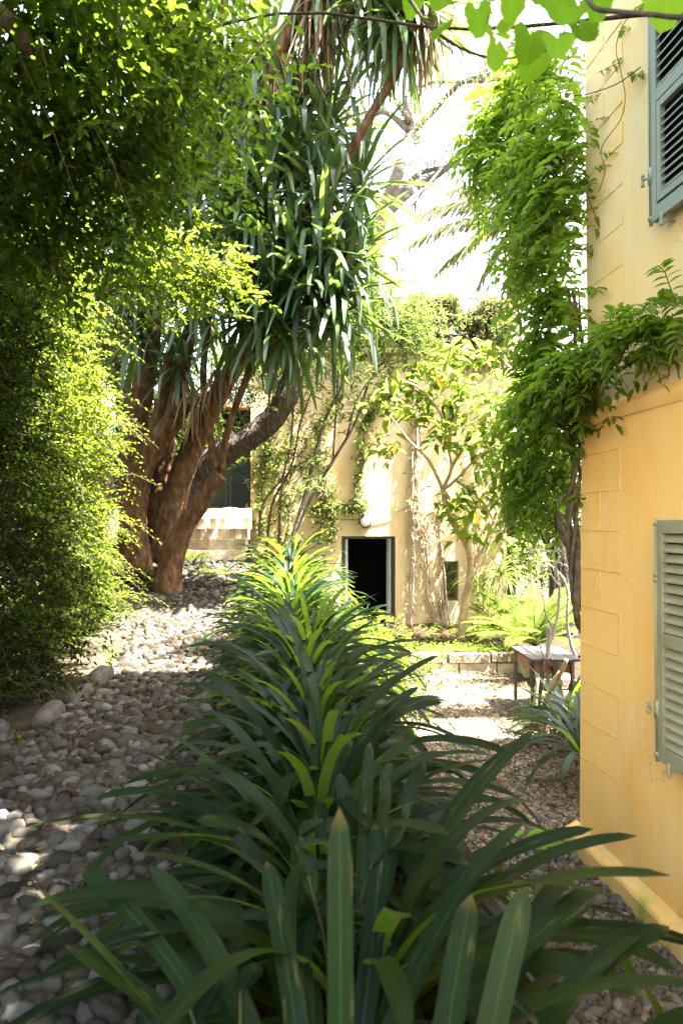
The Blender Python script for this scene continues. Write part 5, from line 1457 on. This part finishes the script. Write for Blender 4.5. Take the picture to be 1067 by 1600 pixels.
# ------------------------------------------------------------------ ferns, cycad, spidery plant, agapanthus
def fern(loc, n, L, lab, mat, lp=.12, pairs=22, name='fern', cat='fern', e=(35, 75), wid=.16, bend=1.2):
    loc = np.asarray(loc, float); mb = MB()
    for k in range(n):
        az = k * 2.4 + rng.normal(0, .2); e0 = R(rng.uniform(*e)); ll = L * rng.uniform(.75, 1.15)
        s = np.linspace(0, 1, pairs + 1); el = e0 - bend * s
        d = np.stack([np.cos(el) * math.cos(az), np.cos(el) * math.sin(az), np.sin(el)], -1)
        c_ = np.vstack([np.zeros(3), np.cumsum(d[:-1], 0)]) * (ll / pairs) + loc
        side = np.array([-math.sin(az), math.cos(az), 0.])
        t_ = s[3:]; wl_ = lp * np.sin(np.pi * np.clip(t_ * .93 + .07, 0, 1)) ** .6
        for sg in (1, -1):
            dd = d[3:] * .55 + side * sg + np.array([0, 0, .12])
            leaves(mb, c_[3:], dd, wl_ + .01, np.maximum(.3 * lp * wid, wl_ * wid), DIAMOND, up=np.cross(side, d[0]) * 0 + (0, 0, 1), jit=.1)
        mb.tube(c_[::4], np.linspace(.006, .002, len(c_[::4])), 4, 1, mi=1)
    o = mb.build(name, [M[mat], M['grstem']], None, origin=loc); tag(o, lab, cat); return o
fern(P(835, 1010, 10.2), 30, 1.15, 'bright sunlit cycad with stiff feather fronds behind the bleached branches', 'cycad', .17, 34, 'cycad', 'cycad', (20, 85), .09, .9)
fern(P(775, 990, 11.6), 16, .8, 'dark fern at the foot of the pale house corner', 'fern', .14, 20)
fern(P(805, 1005, 11.2), 16, .8, 'shaded fern between the spidery plant and the wooden table', 'fern', .14, 20)
fern(P(790, 965, 12.2), 16, .9, 'tall arching fern behind the shaded ferns', 'fern', .16, 20)
fern(P(880, 985, 10.8), 14, 1.0, 'arching green fern beside the house corner stems', 'cycad', .16, 26)
fern(P(740, 1000, 12.6), 10, .5, 'small fern at the base of the bent tan trunk', 'fern', .10, 16)
for px, py, Y_, lab in ((300, 905, 12.2, 'small fern at the foot of the yucca trunks'), (325, 925, 11.6, 'small fern on the pebbles right of the yucca base'), (225, 885, 11.2, 'small fern left of the front yucca trunk')):
    b = P(px, py, Y_); b[2] = float(zt(Y_)); fern(b, 10, .5, lab, 'fern', .09, 14)
def clump(loc, n, L, Wd, lab, mat, name, cat, e=(10, 85), bend=(.6, 1.6), tip=.5, nseg=10):
    mb = MB(); f = (np.arange(n) + .5) / n; az = np.arange(n) * 2.4 + rng.normal(0, .3, n)
    straps(mb, np.asarray(loc, float) + np.stack([.05 * np.cos(az), .05 * np.sin(az), 0 * az], -1), az, R(e[1]) - f * R(e[1] - e[0]), rng.uniform(*bend, n), L * rng.uniform(.7, 1.1, n), Wd * rng.uniform(.8, 1.2, n), nseg=nseg, tip=tip, fold=.25, sway=.2)
    o = mb.build(name, M[mat], None, smooth=True, origin=loc); tag(o, lab, cat); return o
clump(P(780, 900, 11.9), 90, .75, .022, 'spidery plant with thin drooping leaves against the pale house corner', 'ivy', 'spider_plant', 'plant', (-20, 80), (1.2, 2.2), .7)
clump(P(752, 915, 12.2), 50, .6, .02, 'smaller spidery plant behind the bent tan trunk', 'fern', 'spider_plant', 'plant', (-20, 80), (1.2, 2.2), .7)
clump((2.42, 7.35, .12), 46, .75, .05, 'dark strap-leaved clump beside the wooden table behind the house corner', 'clivia', 'strap_leaf_plant', 'strap-leaf plant', (20, 85), (.7, 1.4), .35)
clump((2.62, 7.95, .05), 44, .7, .045, 'dark strap-leaved clump right in front of the wooden table legs', 'clivia', 'strap_leaf_plant', 'strap-leaf plant', (15, 85), (.7, 1.5), .35)
clump((2.2, 6.25, .25), 40, .75, .05, 'dark strap-leaved clump at the house corner, hanging over the lower path', 'clivia', 'strap_leaf_plant', 'strap-leaf plant', (5, 85), (.8, 1.7), .35)
clump((2.45, 6.9, .2), 30, .7, .05, 'dark strap-leaved clump between the two at the house corner', 'clivia', 'strap_leaf_plant', 'strap-leaf plant', (10, 85), (.8, 1.6), .35)
clump(P(826, 600, 15.5), 46, 1.3, .085, 'bright sword-leaved rosette beyond the right end of the pale house', 'palm', 'sword_leaf_plant', 'plant', (-10, 88), (.1, .5), .8)
clump(P(800, 660, 15.0), 40, 1.1, .08, 'second sword-leaved rosette lower beside the pale house', 'palm', 'sword_leaf_plant', 'plant', (-20, 85), (.2, .7), .8)
clump(P(560, 985, 10.0), 30, .5, .03, 'thin-leaved tuft at the foot of the clumps near the open door', 'bush', 'grass_tuft', 'plant')

# bleached leafless shrub in front of the table
bs = thing('bleached_shrub', 'bleached bare branches standing in front of the cycad', 'shrub', P(858, 1120, 8.35))
ms_ = MB()
for l, r_ in [([(862, 1130, 8.3), (858, 1085, 8.3), (855, 1040, 8.3), (857, 1000, 8.3), (856, 978, 8.3)], [.05, .045, .042, .042, .05]),
              ([(857, 1005, 8.3), (866, 985, 8.3), (872, 950, 8.3), (873, 915, 8.3), (868, 885, 8.3), (875, 868, 8.3)], [.04, .036, .032, .03, .024, .02]),
              ([(900, 1030, 8.5), (890, 1000, 8.5), (885, 965, 8.5), (887, 930, 8.5), (880, 905, 8.5), (868, 890, 8.5), (855, 880, 8.5)], [.036, .032, .03, .03, .028, .024, .014]),
              ([(872, 933, 8.35), (882, 934, 8.4), (890, 934, 8.5)], [.012, .012, .012]),
              ([(862, 1130, 8.3), (868, 1100, 8.2), (880, 1060, 8.1)], [.03, .028, .02])]:
    ms_.tube(PL(l), np.array(r_) * .6, 9, 5, .14)
for l in ([(873, 915, 8.3), (862, 900, 8.2), (856, 880, 8.2)], [(887, 930, 8.5), (898, 912, 8.6), (901, 890, 8.6)], [(858, 1040, 8.3), (846, 1020, 8.2), (842, 1000, 8.2)], [(885, 965, 8.5), (895, 950, 8.5), (905, 942, 8.6)], [(866, 985, 8.3), (852, 960, 8.3), (848, 935, 8.3), (838, 915, 8.3)], [(890, 1000, 8.5), (902, 985, 8.5), (912, 980, 8.6)]):
    ms_.tube(PL(l), np.linspace(.014, .005, len(l)), 6, 5, .1)
ms_.build('branch', M['bleach'], bs, smooth=True)
mf = MB(); O = np.array([P(x, y, 8.5) for x, y in ((850, 875), (835, 868), (820, 862), (808, 850), (845, 860), (830, 850), (855, 885), (800, 840), (815, 870))]); O = np.repeat(O, 4, 0) + rng.normal(0, .06, (36, 3))
sprays(mf, O, rng.normal(size=O.shape) + (-.5, -.2, 0), 8, .2, .3, .07, .03, OVAL, twig=.003)
mf.build('foliage', [M['jac'], M['stem']], bs, smooth=True)

# old wooden table
tb = thing('wooden_table', 'old weathered wooden table with splayed loose legs beside the bed wall', 'table', (2.5, 8.55, 0))
mb = MB()
for k in range(5):
    mb.box((2.31 + .125 * k, 8.62 + rng.normal(0, .01), .715 + rng.normal(0, .003)), (.12, .86, .028), rz=rng.normal(.02, .01))
mb.build('tabletop', M['wood'], tb, bevel=.004)
mb = MB()
mb.box((2.52, 8.28, .62), (.52, .025, .15)); mb.box((2.30, 8.62, .62), (.025, .66, .15)); mb.box((2.76, 8.62, .62), (.025, .66, .15)); mb.box((2.52, 8.97, .62), (.52, .025, .15))
mb.build('apron', M['redwood'], tb, bevel=.003)
for (x, y, dx, dy) in ((2.285, 8.26, .02, 0), (2.42, 8.2, -.08, .02), (2.77, 8.26, .01, -.02), (2.285, 8.99, .0, .02), (2.77, 8.99, .02, .02)):
    mb = MB(); mb.tube([(x, y, .70), (x + dx * .5, y + dy, .35), (x + dx, y + dy, -.01)], [.030, .025, .020], 4, 3)
    mb.build('leg', M['wood'], tb)
mb = MB(); mb.tube([(2.60, 8.16, .70), (2.48, 8.14, .30), (2.41, 8.12, .03)], [.03, .022, .018], 4, 3)
mb.build('brace', M['wood'], tb)
mb = MB(); mb.box((2.62, 8.2, .05), (.55, .07, .05), rz=-.5, ry=.06)
tag(mb.build('fallen_plank', M['redwood'], None, bevel=.004, origin=(2.62, 8.2, .03)), 'red-brown plank lying under the wooden table', 'plank')
ms_ = MB()
for l, r_ in [([(845, 1130, 7.8), (852, 1100, 7.8), (862, 1070, 7.75), (875, 1050, 7.7)], .04), ([(838, 1130, 7.9), (836, 1095, 7.9), (840, 1060, 7.9)], .03), ([(850, 1135, 7.6), (858, 1090, 7.6), (872, 1060, 7.5), (885, 1030, 7.4)], .03)]:
    p = PL(l); p[0][2] = -.02; ms_.tube(p, np.linspace(r_, r_ * .6, len(p)), 8, 5, .06)
tag(ms_.build('shrub_stump', M['tan'], None, smooth=True, origin=P(845, 1130, 7.8)), 'brown forked shrub stems rising beside the wooden table', 'shrub')

if False: pt = thing('terracotta_pot', 'terracotta pot half hidden under the cycad fronds', 'pot', P(828, 1010, 9.7))
b = P(828, 1010, 9.7)
if False: MB().lathe([(0, 0), (.11, 0), (.16, .26), (.18, .26), (.18, .31), (.15, .31), (.14, .24)], b - (0, 0, .05), 20).build('body', M['terra'], pt, smooth=True)

# iron grille and trees behind the gap right of the pale house
gr = thing('iron_fence', 'dark iron bar fence in the gap behind the house corner', 'fence', (3.9, 12.5, .3))
mb = MB()
for x in np.arange(3.45, 5.6, .11): mb.tube([(x, 12.5, .2), (x, 12.5, 1.95)], .009, 6, 1)
mb.build('bars', M['iron'], gr)
for z in (1.85, .5):
    mb = MB(); mb.box((4.5, 12.5, z), (2.3, .03, .04)); mb.build('rail', M['iron'], gr)
tr = thing('dark_tree', 'dark-trunked tree in the gap right of the pale house', 'tree', (4.3, 13.4, .2))
mb = MB(); mb.tube(PL([(885, 960, 13), (880, 880, 13), (872, 830, 13), (880, 760, 13), (860, 690, 13), (850, 600, 13)]), [.34, .28, .24, .2, .15, .1], 12, 5, .05)
mb.tube(PL([(880, 880, 13), (855, 840, 13), (845, 800, 13)]), [.16, .12, .08], 10, 5)
mb.build('trunk', M['dkbark'], tr, smooth=True)
def crown(cen, per, sig, L, Wd, mat, parent, m=9, sl=.4, drp=.4, name='crown', twig=.004):
    mf = MB(); cen = np.asarray(cen, float)
    O = (cen[:, None] + rng.normal(0, 1, (len(cen), per, 3)) * np.array(sig)).reshape(-1, 3)
    sprays(mf, O, rng.normal(size=O.shape) + (0, 0, .2), m, sl, drp, L, Wd, DIAMOND, twig=twig, twig_every=2)
    return mf.build(name, [M[mat], M['stem']], parent)
crown(PL([(x, y, 13.5 + rng.uniform(-.4, 1.2)) for x in range(795, 960, 28) for y in range(600, 850, 45)]), 26, (.4, .5, .4), .11, .05, 'dark', tr)

def tree(loc, h, spread, lab, mat, n_c, per, L, trunk_r=.2, name='background_tree', low=.35, bark='dkbark'):
    loc = np.asarray(loc, float)
    t_ = thing(name, lab, 'tree', loc)
    mb = MB(); top = loc + (rng.normal(0, .3), rng.normal(0, .3), h * .75)
    mb.tube([loc, loc * .5 + top * .5 + rng.normal(0, .15, 3), top], [trunk_r, trunk_r * .7, trunk_r * .3], 10, 5, .04)
    cen = []
    for k in range(n_c):
        u = rng.normal(size=3); u /= np.linalg.norm(u); r_ = rng.random() ** .45
        c_ = loc + (0, 0, h * (1 + low) / 2) + u * r_ * np.array([spread, spread, h * (1 - low) / 2]); cen.append(c_)
        if k % 3 == 0:
            s_ = loc + (top - loc) * rng.uniform(.45, .95)
            mb.tube([s_, (s_ + c_) / 2 + (0, 0, .15), c_], [trunk_r * .3, trunk_r * .2, .015], 6, 4)
    mb.build('trunk', M[bark], t_, smooth=True)
    crown(cen, per, (spread * .16, spread * .16, spread * .14), L, L * .45, mat, t_)
tree((-4.6, 14.5, 1.5), 9.5, 2.6, 'dense dark tree behind the yucca on the left', 'dark', 70, 42, .13, .22, low=.05)
tree((-8.0, 17.5, 1.5), 11, 3.4, 'tall evergreen beyond the boundary wall', 'dark', 70, 40, .16, .26, low=.1)
tree((-6.6, 10.5, 1.0), 8.5, 2.6, 'dark evergreen rising behind the hedge', 'dark', 60, 42, .12, .2, low=.1)
tree((-1.5, 23, 1.5), 8, 2.6, 'green tree behind the shed', 'dark', 45, 40, .15, .2, low=.1)
tree((7.5, 18, 0), 6.2, 2.6, 'dark tree far behind the ochre house', 'dark', 50, 40, .15, .2, low=.05)
tree((5.0, 20.5, 0), 5.6, 2.2, 'low dark tree behind the iron fence', 'dark', 45, 40, .15, .2, low=.05)

tt_ = thing('background_tree', 'unseen leafy tree added behind the ochre house to dapple the sunlight', 'tree', (6.6, 7.6, 0))
mb = MB(); mb.tube([(6.6, 7.6, 0), (6.5, 7.5, 5), (6.2, 7.2, 9), (5.8, 6.8, 12)], [.3, .26, .18, .06], 10, 5, .04)
cen = [(rng.uniform(3.3, 8.2), rng.uniform(5.9, 7.6), rng.uniform(9.4, 13.2)) for _ in range(22)]  # hidden leaf clusters, added to break up the roof's straight shadow edge
for c_ in cen[::3]:
    mb.tube([(6.3, 7.3, 7.5), ((6.3 + c_[0]) / 2, (7.3 + c_[1]) / 2, (7.5 + c_[2]) / 2 + .3), c_], [.07, .05, .015], 6, 4)
mb.build('trunk', M['dkbark'], tt_, smooth=True)
crown(cen, 26, (.3, .3, .22), .11, .05, 'dark', tt_)

# jacaranda with bare grey limbs
ja = thing('jacaranda', 'tall tree with bare grey limbs and thin pale foliage beyond the houses', 'tree', P(575, 640, 21))
mb = MB(); J = 21.
bl = [([(560, 700), (575, 520), (590, 370), (625, 260), (640, 210), (635, 150), (645, 60), (655, -40)], .26, .09),
      ([(600, 340), (640, 300), (680, 275), (725, 240), (760, 205)], .16, .07),
      ([(560, 380), (600, 330), (650, 275), (690, 262)], .13, .06),
      ([(640, 210), (680, 170), (720, 130), (770, 110), (800, 60)], .12, .03),
      ([(640, 205), (600, 175), (560, 190), (520, 150)], .10, .03), ([(640, 190), (600, 120), (590, 50), (600, -30)], .10, .04),
      ([(637, 150), (670, 130), (740, 128), (800, 122)], .08, .03), ([(645, 80), (690, 60), (740, 20), (780, -20)], .09, .03),
      ([(575, 190), (560, 110), (575, 40)], .08, .03), ([(690, 262), (660, 300), (645, 320)], .05, .02)]
twp = []
for l, r0, r1 in bl:
    p = PL([(x, y, J + rng.normal(0, .4)) for x, y in l]); mb.tube(p, np.linspace(r0, r1, len(p)), 9, 5, .04)
    c2, _ = catmull(np.array(p), np.ones(len(p)), 6); twp += list(c2[len(c2) // 2:])
tt = []
for s_ in twp:
    for q in range(2):
        d = rng.normal(size=3) * (1, .5, 1) + (.3, 0, .1); d = unit(d); ln = rng.uniform(.4, 1.2)
        m_ = s_ + d * ln * .5 + rng.normal(0, .08, 3); e = s_ + d * ln + rng.normal(0, .15, 3)
        mb.tube([s_, m_, e], [.022, .014, .006], 5, 3, caps=False); tt.append(e)
        for z_ in range(2):
            e2 = m_ + unit(rng.normal(size=3)) * rng.uniform(.3, .6); mb.tube([m_, (m_ + e2) / 2 + rng.normal(0, .05, 3), e2], [.012, .009, .005], 4, 2, caps=False)
mb.build('trunk', M['gybark'], ja, smooth=True)
mf = MB(); tt = np.array(tt); k = (rng.random(len(tt)) < .45) & (tt[:, 2] > P(0, 260, J)[2])
pinnate(mf, np.repeat(tt[k], 5, 0) + rng.normal(0, .2, (k.sum() * 5, 3)), rng.normal(size=(k.sum() * 5, 3)), 8, .5, .4, .12, .035, DIAMOND)
ex = np.array(PL([(655, 225, J), (740, 60, J), (780, 40, J), (770, 90, J), (720, 30, J), (640, 20, J), (800, 20, J), (820, 60, J), (790, 110, J), (735, 200, J), (760, 170, J)]))
O = (ex[:, None] + rng.normal(0, .4, (len(ex), 26, 3))).reshape(-1, 3)
pinnate(mf, O, rng.normal(size=O.shape), 8, .5, .4, .12, .035, DIAMOND)
mf.build('foliage', [M['jac'], M['stem']], ja)

# feather palm
pa = thing('palm_tree', 'feather palm with long arching fronds behind the pale house', 'tree', P(800, 640, 19))
c0 = P(806, 345, 19)
mb = MB(); mb.tube([P(800, 640, 19), P(803, 480, 19), c0], [.26, .22, .2], 12, 5, .06); mb.build('trunk', M['dkbark'], pa, smooth=True)
mf = MB()
for k, (tx, ty, arc) in enumerate([(618, 398, .9), (640, 345, 1.0), (680, 430, .5), (700, 300, .9), (745, 450, .3), (760, 270, .7), (850, 250, .8), (900, 330, .9), (880, 430, .5), (720, 400, .7), (830, 470, .3)]):
    tip_ = P(tx, ty, 19 + rng.normal(0, .8)); mid = (c0 + tip_) / 2 + (0, 0, arc)
    s = np.linspace(0, 1, 44)[:, None]
    cc = (1 - s) ** 2 * c0 + 2 * s * (1 - s) * mid + s ** 2 * tip_
    T = unit(np.gradient(cc, axis=0)); side = unit(np.cross(T, [0, 0, 1.]))
    mf.tube(cc[::6], np.linspace(.03, .006, len(cc[::6])), 5, 1, mi=1)
    ll = .62 * np.sin(np.pi * np.clip(s[:, 0] * .85 + .12, 0, 1)) ** .5
    for sg in (1, -1):
        for rep in range(2):
            dd = T * .7 + side * sg * .65 + np.array([0, 0, -.55]) + rng.normal(0, .10, T.shape)
            leaves(mf, cc[4:] + T[4:] * .03 * rep, dd[4:], ll[4:], .034, LANCE, jit=.2)
mf.build('frond', [M['palm'], M['grstem']], pa)
